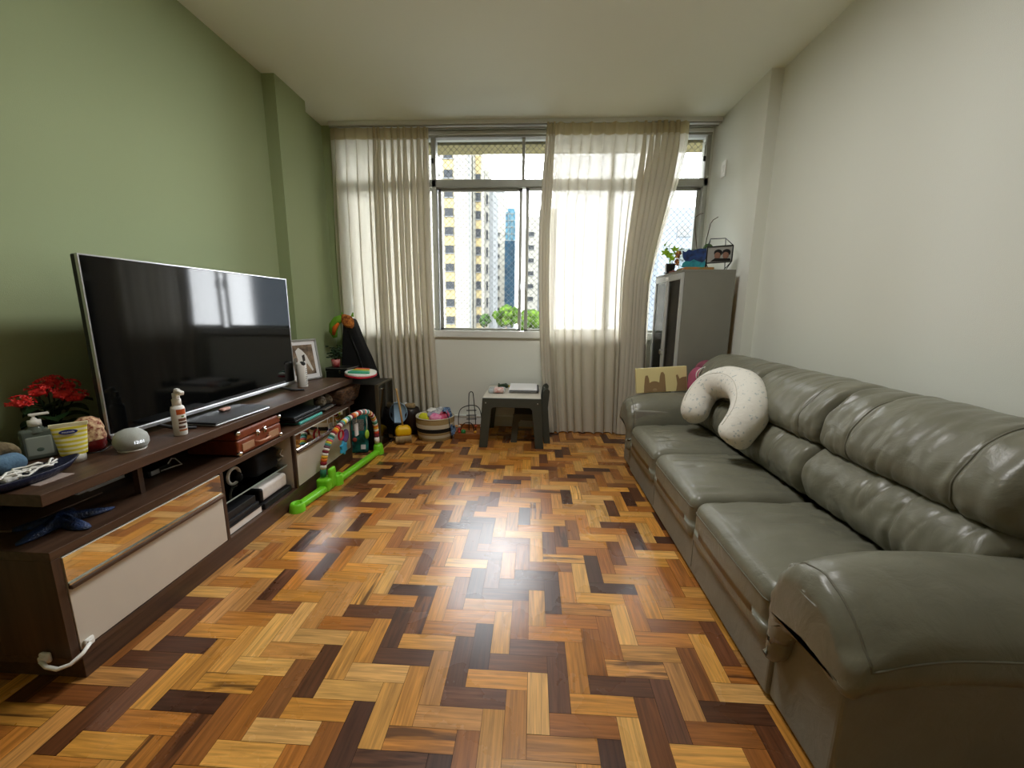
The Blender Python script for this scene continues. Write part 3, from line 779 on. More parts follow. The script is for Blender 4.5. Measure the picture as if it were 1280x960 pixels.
# black tablet / laptop lying before the television, little pink case on it
lp = thing('laptop', 'closed black laptop lying on the console under the television', 'laptop', (-1.62, 1.98, TOP), (0, 0, -.04))
MB().box(-.115, .105, -.19, .19, .003, .012, 'silver', .004).done('base', lp)
MB().box(-.117, .107, -.192, .192, .012, .021, 'blackp', .004).done('lid', lp)
tag(MB().puff((0, 0, .008), (.03, .06, .016), .0075, mat('pink_case', 'd8a89a', .5), (8, 12, 6)).done('earbud_case', None, (-1.66, 2.02, TOP+.0215)), 'small pink case lying on the closed black laptop', 'case')
ch = MB().tube([(-1.78, 1.52, TOP+.02), (-1.74, 1.50, TOP+.006), (-1.72, 1.46, TOP+.005), (-1.70, 1.42, TOP+.005), (-1.74, 1.385, TOP+.006)], .0025, 'blackp', 6)
tag(ch.done('power_cord'), 'thin dark cord lying beside the speaker under the television corner', 'cord')
# canister with dark lid
cn = thing('wipes_canister', 'tall white canister with black oval top next to the photo frame', 'canister', (-1.69, 2.815, TOP))
MB().lathe([(0, 0), (.034, 0), (.036, .003), (.035, .165), (.031, .178), (.02, .183), (0, .184)], 'white', 28).done('body', cn)
MB().ball((.012, -.006, .168), .024, 'black', (1, 1, .9)).done('lid_opening', cn)
a = MB()
for i in range(9):
    z = .02+.014*i; a.box(.0345, .0365, -.012+.003*(i % 3), .012-.004*(i % 2), z, z+.004, mat('grey_print%d' % i, '77777a', .6))
a.done('label_print', cn)
# silver photo frame
pf = thing('photo_frame', 'silver photo frame with wedding picture leaning beside the television', 'picture frame', (-1.80, 3.07, TOP), (0, -.16, -.42))
FW, FH = .27, .33
a = MB()
for (y0, y1, z0, z1) in ((-FW/2, FW/2, 0, .016), (-FW/2, FW/2, FH-.016, FH), (-FW/2, -FW/2+.016, 0, FH), (FW/2-.016, FW/2, 0, FH)): a.box(-.012, .010, y0, y1, z0, z1, 'silver', .004)
a.done('frame', pf)
MB().box(-.008, .0, -FW/2+.01, FW/2-.01, .01, FH-.01, 'paper').done('mount', pf)
pic = MB().box(.0, .0015, -.092, .092, .048, .285, mat('brown_photo', 'a89078', .5, col2='4c4034', noise_scale=14))
pw = mat('photo_white', 'e8e6e2', .5)
pic.prism([(-.06, .24), (-.03, .265), (0, .24), (.03, .2), (.07, .08), (.06, .07), (.02, .14), (0, .10), (-.04, .09), (-.07, .12), (-.05, .17)], 0, .0015, .0022, pw)
pic.prism([(-.05, .09), (-.052, .05), (-.035, .05), (-.03, .09)], 0, .0015, .0022, pw).prism([(-.012, .20), (.012, .21), (.012, .16), (-.01, .15)], 0, .0022, .0026, mat('photo_dark', '3a342e', .5))
pic.prism([(-.085, .18), (-.06, .19), (-.055, .06), (-.085, .055)], 0, .0015, .0021, mat('photo_grey', '6e6a62', .5))
pic.done('photograph', pf)
MB().box(-.10, -.012, -.02, .02, .0, .004, 'black').prism([(-.10, .0), (-.012, .22), (-.008, .22), (-.09, .0)], 1, -.02, .02, 'black').done('easel_back', pf)
# small bird figurine behind the frame
fg = MB().puff((0, 0, .02), (.05, .09, .04), .019, mat('pewter', '6c6e70', .4, col2='cfcfcf', noise_scale=60), (10, 12, 8), lambda p, u: p+Vector((0, 0, .008*noise.noise(p*60)))).lathe([(0, -.34), (.05, -.34), (.052, -.33), (.012, -.32), (.008, -.02), (.03, 0), (0, .0)], 'blackp', 20)
tag(fg.done('figurine', None, (-1.965, 3.02, TOP+.34)), 'small mottled grey ornament on a slim black stand behind the photo frame', 'ornament')

# ------------------------------------------------------------------ console shelf contents
sc_ = thing('small_suitcase', 'reddish brown vintage suitcase record player on the middle shelf of the console', 'suitcase', (CX-.005, 1.885, .49), (0, 0, 0))
sm = mat('brown_leatherette', '7c3a1c', .4, noise_amt=.2, noise_scale=40, bump=.2, bump_scale=300)
MB().box(-.28, 0, 0, .36, .004, .085, sm, .010, seg=3).done('body', sc_)
MB().box(-.28, 0, 0, .36, .087, .135, sm, .010, seg=3).done('lid', sc_)
MB().box(0, .004, .03, .12, .02, .06, mat('tan_panel', 'a07a5c', .5), .002).box(0, .004, .24, .33, .02, .06, mat('tan_panel2', 'a07a5c', .5), .002).done('front_panel', sc_)
MB().tube([(.0, .13, .045), (.022, .135, .042), (.026, .18, .040), (.022, .225, .042), (0, .23, .045)], .006, mat('handle_tan', 'b4836a', .4), 8).done('handle', sc_)
for y in (.15, .21): MB().box(.0, .008, y-.010, y+.010, .070, .102, 'chrome', .002).ball((.009, y, .088), .007, 'chrome').done('clasp', sc_)
for y in (.012, .348):
    for z in (.014, .124): MB().ball((-.004, y, z), .016, 'chrome', (1, .9, .9)).done('corner_guard', sc_)
def slab(name, label, cat, x, y, z, dx, dy, dz, m, rz=0, bev=.003, group=None, pages=None, pm='paper'):
    if pages:
        t = thing(name, label, cat, (x, y, z), (0, 0, rz), group)
        c = .003
        MB().box(-dx/2, dx/2, -dy/2, dy/2, 0, c, m, .001).box(-dx/2, dx/2, -dy/2, dy/2, dz-c, dz, m, .001).box(-dx/2, -dx/2+c, -dy/2, dy/2, 0, dz, m, .001).done('cover', t)
        MB().box(-dx/2+c, dx/2-.004, -dy/2+.004, dy/2-.004, c, dz-c, pm).done('pages', t)
        return t
    return tag(MB().box(-dx/2, dx/2, -dy/2, dy/2, 0, dz, m, bev).done(name, None, (x, y, z)), label, cat, group)
bk = lambda n, c: mat(n, c, .45)
slab('laptop', 'closed grey laptop with a chrome edge on top of the stack in the console', 'laptop', -1.66, 2.60, .532, .24, .33, .018, bk('graphite', '34393c'), 0, .004, group='computers stacked on the console shelf')
slab('laptop', 'black laptop in the middle of the stack beside the brown suitcase', 'laptop', -1.655, 2.60, .510, .25, .34, .020, 'blackp', 0, .004, group='computers stacked on the console shelf')
slab('tablet_computer', 'turquoise cased tablet at the bottom of the laptop stack', 'tablet', -1.635, 2.615, .49, .22, .29, .018, bk('turquoise_case', '4fb0a4'), 0, .005, group='computers stacked on the console shelf')
rk = thing('wire_tray', 'small chrome wire tray holding two woven balls on the middle shelf', 'tray', (-1.60, 2.93, .49), (0, 0, .1))
MB().box(-.07, .07, -.14, .14, .018, .021, 'silver', .001).tube([(-.07, -.14, .03), (.07, -.14, .03), (.07, .14, .03), (-.07, .14, .03)], .0025, 'chrome', 6, closed=True).done('tray_surface', rk)
for (x, y) in ((-.06, -.12), (.06, -.12), (-.06, .12), (.06, .12)): MB().tube([(x, y, 0), (x, y, .03)], .003, 'chrome', 6).done('foot', rk)
wm = mat('woven_rope', 'b9b1a2', .8, col2='5f5a50', noise_scale=60, bump=.8, bump_scale=80)
tag(MB().ball((0, 0, .047), .045, wm, (1, 1, 1), 3, .05).done('decorative_ball', None, (-1.60, 2.87, .512)), 'grey woven decorative ball on the wire tray, the one nearer the laptops', 'ball', 'woven balls')
tag(MB().ball((0, 0, .047), .047, wm, (1, 1, 1), 3, .05).done('decorative_ball', None, (-1.60, 2.985, .512)), 'grey woven decorative ball on the wire tray, the one nearer the wicker basket', 'ball', 'woven balls')
# starfish
def starfish():
    t = MB(); n_ = 5; R = .14
    bm = t.bm
    rows = []
    for lvl, (sc, z) in enumerate(((1, .0), (1.0, .006), (.72, .022), (.42, .034), (.15, .042))):
        ring = []
        for k in range(60):
            a = 2*PI*k/60; c = (cos(5*a)+1)/2
            r = R*(.30+.70*c**1.6)*sc
            zz = z*(1-.35*(c**2))
            ring.append(bm.verts.new((r*cos(a), r*sin(a), zz+.003*noise.noise(Vector((r*cos(a)*90, r*sin(a)*90, lvl))))))
        rows.append(ring)
    fs = []
    for A_, B_ in zip(rows, rows[1:]):
        for k in range(60): fs.append(bm.faces.new([A_[k], A_[(k+1) % 60], B_[(k+1) % 60], B_[k]]))
    fs.append(bm.faces.new(rows[-1])); fs.append(bm.faces.new(rows[0][::-1]))
    t._fin(fs, mat('navy_starfish', '1b3666', .5, col2='0c1730', noise_scale=40, bump=.6, bump_scale=160), True)
    o = tag(t.done('starfish', None, (-1.66, 1.22, .492)), 'dark blue studded starfish ornament on the middle shelf near end', 'ornament'); o.rotation_euler = (0, 0, 1.05)
starfish()
slab('magazine', 'flat brown magazine lying deep on the middle shelf behind the starfish', 'magazine', -1.86, 1.30, .491, .20, .30, .008, bk('brown_cover', '6a5340'))
slab('magazine', 'thicker pale edged magazine under the console top, further back', 'magazine', -1.90, 1.52, .491, .16, .22, .03, bk('brown_cover2', '54402f'), pages=True)
rt_ = thing('router', 'black modem box with curled white cable on the middle shelf', 'router', (-1.79, 1.66, .491))
MB().box(-.08, .08, -.06, .06, 0, .03, 'blackp', .004).done('case', rt_)
MB().tube([(.08, 0, .012), (.11, .04, .02), (.10, .09, .01), (.05, .11, .03), (.08, .06, .05), (.11, .01, .045)], .0028, 'white', 6).box(.0805, .084, -.05, -.01, .008, .028, 'silver').done('cable', rt_)
# niche: books, box, headset on the glass shelf
slab('book', 'thick white-edged book with dark cover at the bottom of the niche', 'book', -1.645, 1.90, .1055, .25, .27, .042, bk('dark_cover', '23201e'), pages=True, pm=bk('pages_pale', 'e8e2dc'), group='books piled in the console niche')
slab('book', 'slim grey-black book in the middle of the left book pile of the niche', 'book', -1.65, 1.90, .1482, .24, .25, .028, bk('charcoal_cover', '1b1c1f'), group='books piled in the console niche')
slab('book', 'dark hardcover book topping the left book pile of the niche', 'book', -1.655, 1.895, .177, .23, .24, .040, bk('ink_cover', '17181a'), pages=False, group='books piled in the console niche')
slab('book', 'black book lying under the white roll at the right of the niche', 'book', -1.645, 2.185, .1055, .25, .26, .035, bk('black_cover', '101113'), group='books piled in the console niche')
wr = thing('printed_carton', 'white printed carton lying on the black book under the glass shelf', 'carton', (-1.65, 2.19, .141))
MB().box(-.11, .105, -.125, .125, 0, .085, mat('white_carton', 'dfd8d2', .6, noise_amt=.12, noise_scale=30), .018, seg=4).done('carton', wr)
MB().box(-.112, .107, -.127, -.10, -.0005, .084, 'black', .016, seg=3).done('dark_end', wr)
hs = thing('headset', 'white and black game headset standing on the glass shelf in the niche', 'headset', (-1.665, 2.03, .2695))
MB().tube(arc((0, 0, .05), .045, 0, 2*PI, 28, 'yz')[:-1], .009, 'white', 8, closed=True).done('headband', hs)
MB().lathe([(0, 0), (.03, 0), (.034, .012), (.02, .02), (0, .02)], 'blackp', 20, (.0, .032, .035), Euler((PI/2, 0, 0))).done('ear_cup', hs)
mk = thing('camera_bag', 'black camera bag with a pale square clasp on the glass shelf, right end', 'bag', (-1.69, 2.215, .2695))
MB().puff((0, 0, .065), (.20, .22, .13), .03, 'blackf', (10, 10, 8), lambda p, u: p+Vector((0, 0, .01*noise.noise(p*12)))).done('bag_body', mk)
MB().tube([(.10, .105, .10), (.105, .14, .09), (.10, .13, .04), (.09, .10, .03)], .011, mat('strap_beige', '8d8674', .8), 6).done('strap', mk)
MB().tube([(.112, .10, .075), (.112, .125, .095), (.112, .148, .072), (.112, .124, .05)], .004, 'white', 6, closed=True).done('clasp', mk)

# ------------------------------------------------------------------ far end: basket, xylophone, tower cabinet ...
fc = thing('slim_cabinet', 'tall black cabinet with glossy dark front past the far end of the console', 'cabinet', (-1.60, 3.34, 0))
MB().box(-.24, .235, 0, .36, .02, .60, 'blackp', .006).done('body', fc)
MB().box(.237, .268, -.004, .362, .02, .602, mat('bronze_edge', '57503f', .4, metal=.3), .003).box(.268, .2705, .012, .35, .03, .59, 'blackg').done('door', fc)
MB().ball((.273, .06, .555), .006, 'chrome').done('door_badge', fc)
MB().box(-.2, .2, .02, .34, 0, .02, 'black').done('base', fc)
wk = mat('wicker', '6b4a2c', .8, col2='2a1a0e', noise_scale=30, bump=1.0, bump_scale=90, stretch=(1, 1, 4))
bs = thing('wicker_basket', 'brown wicker basket sticking out past the end of the console under the toy xylophone', 'basket', (-1.60, 3.14, .492))
def baskfn(p, u):
    k = 1 + .22*(p.z/.14); return Vector((p.x*k, p.y*(1+.25*p.z/.14), p.z + (.006*sin(p.y*60) if u.z < .9 else 0)))
MB().puff((0, 0, .062), (.22, .30, .124), .02, wk, (16, 20, 8), baskfn).done('basket_body', bs)
tag(bs, bs['label'], 'basket')
for o_ in list(bs.children): pass
xy = thing('toy_xylophone', 'white and red toy piano xylophone with rainbow keys on the black cabinet', 'toy', (-1.47, 3.32, .690), (0, .06, .25))
def xyb(z0, z1, sc, m):
    a = MB(); a.prism([(.13*sc*cos(t)*(1 if cos(t) > 0 else 1), .20*sc*sin(t)*(1+.1*cos(t))) for t in [k*2*PI/32 for k in range(32)]], 2, z0, z1, m, .004); return a
xyb(0, .014, 1.0, mat('toy_red', 'c02038', .35)).done('base', xy)
xyb(.014, .030, .98, 'white').done('body', xy)
for i, c in enumerate(['3aa07a', '46a89a', '58b04c', 'b8c23c', 'e0a02c', 'e07a2a', 'c83a4a']):
    MB().box(-.085+.005*i, .085-.005*i, -.125+.036*i, -.093+.036*i, .030, .044, mat('xylo_key%d' % i, c, .35), .003).done('key', xy)
# black keepsake box, plant, gig bag and plush parrot
bx = thing('keepsake_box', 'black box with silver trim and small clasp below the potted plant', 'box', (-1.735, 3.53, .603), (0, 0, -.12))
MB().box(-.105, .105, -.09, .09, 0, .09, 'blackp', .003).done('body', bx)
MB().box(-.107, .107, -.092, .092, .092, .122, 'blackp', .003).box(-.108, .108, -.093, .093, .118, .124, 'silver', .001).box(-.106, .106, -.091, .091, .1195, .1255, 'blackp', .001).done('lid', bx)
MB().box(.03, .045, -.098, -.092, .075, .105, 'chrome', .002).box(.105, .111, -.008, .008, .075, .105, 'chrome', .002).done('clasp', bx)
pl = thing('potted_plant', 'small dark green plant in a red and white pot on the black box', 'potted plant', (-1.775, 3.50, .729))
MB().lathe([(0, 0), (.03, 0), (.036, .035), (.038, .07), (.033, .07), (.03, .06), (0, .06)], mat('patterned_pot', 'cf8f88', .4, col2='a8202a', noise_scale=28), 24).done('pot', pl)
rn = random.Random(9); lf = MB(); sm2 = MB()
for i in range(60):
    a, r, z = rn.uniform(0, 6.28), rn.uniform(.01, .065), rn.uniform(.085, .19)
    lf.ball((r*cos(a), r*sin(a), z), rn.uniform(.011, .02), 'leafd', (1, 1, .45), 1, .3)
for i in range(8): a = i*.8; sm2.tube([(0, 0, .05), (.03*cos(a), .03*sin(a), .16)], .002, 'leafd', 5)
lf.done('leaves', pl); sm2.done('stems', pl)
gb = thing('gig_bag', 'black fabric instrument bag leaning in the corner behind the console', 'bag', (-1.76, 3.87, 0))
def cone():
    m_ = MB()
    prof = [(-.07, 1.12), (-.05, 1.145), (.0, 1.15), (.03, 1.10), (.10, .9), (.17, .72), (.22, .55), (.24, .2), (.23, 0), (-.13, 0), (-.14, .3), (-.12, .7), (-.09, .95)]
    m_.bolster([(x, z) for x, z in prof], 1, -.08, .08, .03, 'blackf', nl=6, npf=60, fn=lambda p, t, s, nn: p+nn*(.006*noise.noise(p*9)))
    return m_
cone().done('bag_body', gb)
MB().tube([(-.02, -.085, 1.05), (.06, -.09, .85), (.13, -.09, .6), (.16, -.088, .3)], .006, 'blackp', 6).done('zip', gb)
# plush toy at the top of the bag: curved green body, orange patterned head
pp = thing('plush_toy', 'green and orange curved plush toy hanging on top of the black instrument bag', 'plush toy', (-1.80, 3.80, 1.0))
pg = mat('plush_green', '5f9a28', .9, col2='7cae30', noise_scale=14); po = mat('plush_orange', 'd98a3c', .9, col2='7a3a1a', noise_scale=40)
MB().tube([(-.115, .0, -.03), (-.13, 0, .03), (-.12, 0, .09), (-.085, 0, .14), (-.03, 0, .165)], [.02, .04, .044, .04, .03], pg, 14).done('body', pp)
MB().puff((.02, 0, .13), (.11, .09, .12), .04, po, (12, 10, 12), lambda p, u: p+Vector((0, 0, -.02*u.x))).done('head', pp)
for s_ in (-1, 1): MB().cyl((.02+.045*s_, 0, .175), (.02+.055*s_, 0, .215), .014, pg, 10, .004).done('ear', pp)
MB().tube([(-.11, -.04, .0), (-.09, -.045, .07), (-.05, -.048, .11)], [.014, .022, .012], mat('plush_stripe', 'dd6a1c', .9), 8).done('trim', pp)

# wall outlet behind the curtain
wo = thing('wall_outlet', 'grey socket plate on the wall seen faintly through the sheer curtain', 'outlet', (-1.73, D-.0, .87))
MB().box(-.055, .055, -.01, 0, -.06, .06, 'bg', .003).done('plate', wo); MB().box(-.03, .03, -.014, -.009, -.03, .03, 'blackp', .002).done('socket', wo)

# ------------------------------------------------------------------ toy gym
M['lime'] = mat('lime_plastic', '7bd42a', .35)
gy = thing('baby_play_gym', 'lime green baby play gym base with striped fabric arch and hanging toys', 'toy', (-1.42, 2.56, 0))
def bar(p0, p1, w0, h, m='lime'):
    a = MB(); p0, p1 = Vector(p0), Vector(p1); d = p1-p0; L_ = d.length; ang = math.atan2(d.y, d.x)
    def f(p, u): return Matrix.Rotation(ang, 3, 'Z') @ p + p0
    return a.puff((L_/2, 0, h/2), (L_, w0, h), .018, m, (16, 6, 6), lambda p, u: f(p, u)+Vector((0, 0, .0)))
b = bar((-.035, -.31, 0), (.0, -.02, 0), .06, .045); b.lathe([(.020, .03), (.024, .052), (.034, .055), (.042, .045), (.048, 0)], 'lime', 28, (-.035, -.31, 0)).lathe([(0, .028), (.021, .03)], 'lime', 28, (-.035, -.31, 0)); b.done('base_arm', gy)
b = bar((.02, .06, 0), (.085, .70, 0), .055, .045); b.lathe([(.020, .035), (.024, .075), (.032, .078), (.038, .07), (.042, 0)], 'lime', 28, (.025, .09, 0)); b.lathe([(0, .09), (.03, .09), (.04, .07), (.045, 0)], 'lime', 24, (.085, .72, 0)); b.done('base_arm', gy)
MB().puff((-.01, -.005, .045), (.09, .10, .09), .014, 'lime', (8, 8, 8)).puff((.022, .028, .075), (.03, .075, .15), .012, 'lime', (6, 8, 8)).done('arch_clip', gy)
ap = []
for k in range(61):
    t = k/60; a = PI*(1-t)
    y = -.01 + .36 - .36*math.copysign(abs(cos(PI*t))**.8, cos(PI*t)); z = .10 + .345*(sin(PI*t)**.62 if 0 < t < 1 else 0); x = -.02+.10*t + .03*sin(PI*t)
    ap.append((x, y, z))
sm_ = MB(); cols = ['2f7a5c', 'e8e4da', '8a1f2c', 'e0782c', 'e8b83a', 'f0ece2', 'c8402a', '7a2436', 'f0e8e4', '7a5a66', '5aa8a0', 'e6d84a', 'e87a7a', 'f2ece8', '78c0c8']
cms = [mat('arch_stripe%d' % i, c, .8) for i, c in enumerate(cols)]
for k in range(60):
    sm_.tube([ap[k], ((ap[k][0]+ap[k+1][0])/2, (ap[k][1]+ap[k+1][1])/2, (ap[k][2]+ap[k+1][2])/2), ap[k+1]], [.0195, .022, .0195], cms[(k*7//6) % len(cms)], 12)
sm_.done('striped_arch', gy)
def hang(x, y, z0, z1): return MB().tube([(x, y, z0), (x+.004, y, (z0+z1)/2), (x, y, z1)], .003, 'white', 6)
h_ = hang(.0, .21, .40, .30); h_.done('ribbon', gy)
MB().tube(arc((0.015, .21, .33), .035, 0, 2*PI, 20, 'yz')[:-1], .008, mat('toy_red2', 'c8203a', .4), 8, closed=True).done('teething_ring', gy)
st_ = MB(); st_.prism([((.055 if k % 2 else .038)*cos(k*PI/6)+.225, (.055 if k % 2 else .038)*sin(k*PI/6)+.225) for k in range(12)], 0, .012, .030, mat('toy_blue', '2f9fc8', .4), .004); st_.done('star_rattle', gy)
hang(.06, .56, .38, .26).ball((.06, .56, .225), .04, mat('toy_lime', '9cc83c', .5), (.35, .8, 1)).done('leaf_toy', gy)
hang(-.01, .34, .42, .34).ball((-.015, .34, .28), .055, mat('toy_mirror_purple', '8a62b8', .2), (.2, 1, 1)).done('purple_disc', gy)
hang(.03, .44, .42, .36).box(.02, .035, .42, .465, .25, .35, 'paper', .004).done('fabric_tag', gy)
# activity cloth book leaning on black cabinet
cbk = thing('cloth_book', 'teal patterned cloth activity book standing against the black cabinet', 'book', (-1.51, 3.285, 0), (-.10, 0, .15))
MB().puff((0, 0, .18), (.16, .035, .36), .015, mat('teal_print', '1f7f78', .85, col2='123c3c', noise_scale=22), (10, 4, 16)).done('cover', cbk)
MB().box(-.045, .05, -.0215, -.017, .20, .30, mat('houndstooth', '9a968c', .8, col2='3a3a38', noise_scale=140), .002).done('applique', cbk)
MB().box(.02, .06, -.023, -.017, .035, .075, 'paper', .001).done('cloth_tag', cbk)
MB().ball((-.03, -.022, .12), .02, mat('applique_red', 'b04a3a', .8), (1, .2, 1)).done('applique', cbk)

# ------------------------------------------------------------------ broom, lid, pouf, basket of toys
br = thing('toy_broom', 'small toy broom with yellow head and wooden handle standing on its bristles', 'broom', (-1.215, 3.60, 0), (0, 0, .35))
MB().tube([(0, .0, .14), (-.02, .01, .32), (-.045, .02, .50), (-.05, .022, .52)], [.009, .010, .009, .012], mat('pale_wood', 'c8a46c', .5), 10).done('handle', br)
MB().puff((0, 0, .115), (.15, .10, .10), .03, mat('yellow_paint', 'e8b80e', .4), (10, 8, 8), lambda p, u: Vector((p.x*(1-.25*max(0, u.z)), p.y*(1-.3*max(0, u.z)), p.z))).done('head', br)
bb = MB(); rn = random.Random(3)
for i in range(16):
    for j in range(9):
        x, y = -.066+.132*i/15, -.04+.08*j/8
        bb.tube([(x, y, .07), (x*1.08+rn.uniform(-.002, .002), y*1.15, .003)], .0045, 'straw' if 'straw' in M else M.setdefault('straw', mat('straw', 'c9b184', .8, noise_amt=.3)), 4)
bb.done('bristles', br)
ld = thing('tub_lid', 'pale blue round plastic tub lid standing on edge behind the toy broom', 'lid', (-1.335, 3.80, .12), (-.12, 0, .15))
MB().lathe([(0, 0), (.10, 0), (.107, .006), (.11, .02), (.104, .022), (.10, .010), (0, .010)], mat('pale_blue_plastic', 'a4c4dc', .4), 40, (0, .01, .11), Euler((PI/2, 0, 0)), sx=.9).done('disc', ld)
MB().box(-.05, .05, -.04, .04, -.12, .012, 'blackp', .006).done('stand', ld)
ps = thing('floor_urn', 'dark brown round floor urn standing between the pale blue disc and the toy basket', 'urn', (-1.235, 3.915, 0))
ps.scale = (.86, .86, .95)
MB().lathe([(0, 0), (.10, 0), (.118, .04), (.125, .14), (.115, .22), (.095, .27), (.09, .275), (.085, .265), (0, .26)], mat('dark_brown_glaze', '20120e', .35), 32).done('body', ps)
rk_ = tag(MB().puff((0, 0, .03), (.10, .07, .05), .024, mat('beige_plush', 'a89068', .9, noise_amt=.3, noise_scale=40), (10, 8, 8), lambda p, u: p+Vector((0, 0, .01*noise.noise(p*25)))).ball((-.045, 0, .04), .022, 'whitec').done('stuffed_toy', None, (-1.235, 3.905, .255)), 'beige stuffed toy lying on top of the dark urn', 'plush toy')
tbk = thing('toy_basket', 'round fabric basket with cream, tan and black stripes full of toys', 'basket', (-.95, 3.79, 0))
M['tan'] = mat('tan_weave', 'a48f62', .9, bump=.4, bump_scale=300); M['cream'] = mat('cream_weave', 'cdc5ae', .9, bump=.4, bump_scale=300); M['blk'] = mat('black_weave', '17130f', .9, bump=.4, bump_scale=300)
def bring(z0, z1, m, bm_):
    def r(z): return .165+.022*min(1, z/.12)-.0*z
    bm_.lathe([(r(z0), z0), (r((z0+z1)/2)+.002, (z0+z1)/2), (r(z1), z1)], m, 48)
bo = MB().lathe([(0, .002), (.16, .002), (.165, .0)], 'tan', 48)
for z0, z1, m in ((0, .03, 'tan'), (.03, .06, 'cream'), (.06, .085, 'tan'), (.085, .125, 'blk'), (.125, .165, 'cream'), (.165, .215, 'tan')): bring(z0, z1, m, bo)
bo.lathe([(.187, .215), (.192, .218), (.188, .226), (.178, .222), (.176, .1), (.16, .01)], 'cream', 48)
bo.done('basket_wall', tbk)
def toyt(name, label, mb, cat='toy'): return tag(mb.done(name, None, (-.95, 3.79, 0)), label, cat, 'toys in the striped basket')
toyt('plush_lemon', 'yellow-green soft toy at the left side of the striped toy basket', MB().puff((-.10, -.04, .20), (.11, .10, .10), .045, mat('toy_yellow', 'd4d42c', .8), (10, 10, 8), lambda p, u: p+Vector((.01, 0, .008))*noise.noise(p*20)), 'plush toy')
toyt('soft_block', 'bright pink soft toy at the front of the striped toy basket', MB().puff((.03, -.08, .20), (.13, .10, .11), .04, mat('toy_pink', 'e0308a', .7, col2='f4a8c8', noise_scale=18), (10, 10, 8), lambda p, u: p+Vector((.01, .01, .012))*noise.noise(p*24)), 'plush toy')
toyt('soft_block', 'crimson soft toy at the right front of the striped toy basket', MB().puff((.105, -.05, .22), (.09, .09, .12), .035, mat('toy_crimson', 'c01f4c', .7, col2='e88aa8', noise_scale=22), (10, 10, 8), lambda p, u: p+Vector((.01, .01, .012))*noise.noise(p*24)), 'plush toy')
toyt('plush_animal', 'fluffy grey and white soft toy heaped at the back of the toy basket', MB().ball((.04, .04, .235), .07, mat('fluff_white', 'd8d8d4', .9, col2='8d949c', noise_scale=30), (1.2, .9, .8), 3, .5).ball((-.04, .05, .25), .05, 'white', (1.1, 1, .6), 3, .5), 'plush toy')
toyt('lilac_cloth', 'lilac grey muslin cloth lying in the middle of the toy basket', MB().puff((-.02, -.01, .21), (.13, .12, .09), .04, mat('lilac_cloth', 'a7a2b8', .9), (12, 12, 8), lambda p, u: p+Vector((.01, .01, .02))*noise.noise(p*26)), 'cloth')
bc = MB(); bmx = bc.bm
rows = []
for i in range(9):
    u = i/8; rows.append([bmx.verts.new((.130+.065*(v/9)**.4+.012*sin(u*14+v*.5)-(.04*(1-v/9)), -.11+.16*u+.01*sin(v), .285-.24*max(0, (v-1)/8)**1.1 + .012*sin(u*9))) for v in range(10)])
fsx = []
for A_, B_ in zip(rows, rows[1:]):
    for k in range(9): fsx.append(bmx.faces.new([A_[k], A_[k+1], B_[k+1], B_[k]]))
bc._fin(fsx, mat('blue_print_cloth', '7f9fc4', .9, col2='2c3a58', noise_scale=55), True)
toyt('patterned_cloth', 'blue patterned cloth hanging over the right rim of the toy basket', bc, 'cloth')
# bead maze
bm_ = thing('bead_maze', 'wooden bead maze toy with dark curved wires beside the small table', 'toy', (-.615, 3.87, 0))
M['oak'] = wood_mat('orange_pine', 'a8692e', '7a4518', .5, axis=0)
MB().box(-.14, .14, -.14, .14, 0, .035, 'oak', .004).box(-.14, .14, -.14, -.125, .03, .055, 'oak', .003).box(-.14, .14, .125, .14, .03, .075, 'oak', .003).box(-.14, -.125, -.14, .14, .03, .055, 'oak', .003).box(.125, .14, -.14, .14, .03, .055, 'oak', .003).done('base', bm_)
wires = [[(-.11, 0, .03), (-.12, 0, .15), (-.10, 0, .26), (-.02, 0, .305), (.07, 0, .30), (.11, 0, .22), (.115, 0, .03)],
         [(-.02, .05, .03), (-.02, .05, .36), (-.01, .05, .43), (.02, .05, .43), (.03, .05, .36), (.045, .05, .18), (.05, .05, .03)],
         [(-.10, -.06, .03), (-.06, -.06, .13), (.02, -.06, .14), (.05, -.06, .06), (.06, -.06, .03)]]
for W_ in wires:
    Q = []
    Pn = [Vector(q) for q in W_]
    for k in range(len(Pn)-1):
        a, b_, c, d = Pn[max(0, k-1)], Pn[k], Pn[k+1], Pn[min(len(Pn)-1, k+2)]
        for t in [j/6 for j in range(6)]: Q.append(.5*((2*b_)+(c-a)*t+(2*a-5*b_+4*c-d)*t*t+(3*b_-a-3*c+d)*t**3))
    Q.append(Pn[-1])
    MB().tube(Q, .0045, 'black', 6).done('wire', bm_)
for z in (.16, .20, .25): MB().tube([(-.04, .02, z), (.06, .02, z+.004)], .005, 'black', 6).done('rung', bm_)
for (x, y, z, c) in ((-.11, 0, .06, 'b83a2c'), (-.112, 0, .09, 'd8c8b0'), (.114, 0, .06, '2c3c9a'), (.115, 0, .095, 'e8e0d8'), (.05, .05, .08, 'b04a2c'), (-.10, -.06, .05, 'c8402c'), (.06, -.06, .05, 'd89a2c'), (-.06, -.06, .05, '2a7a3a')):
    MB().ball((x, y, z), .016 if c != '2a7a3a' else .026, mat('bead_'+c, c, .35)).done('bead', bm_)

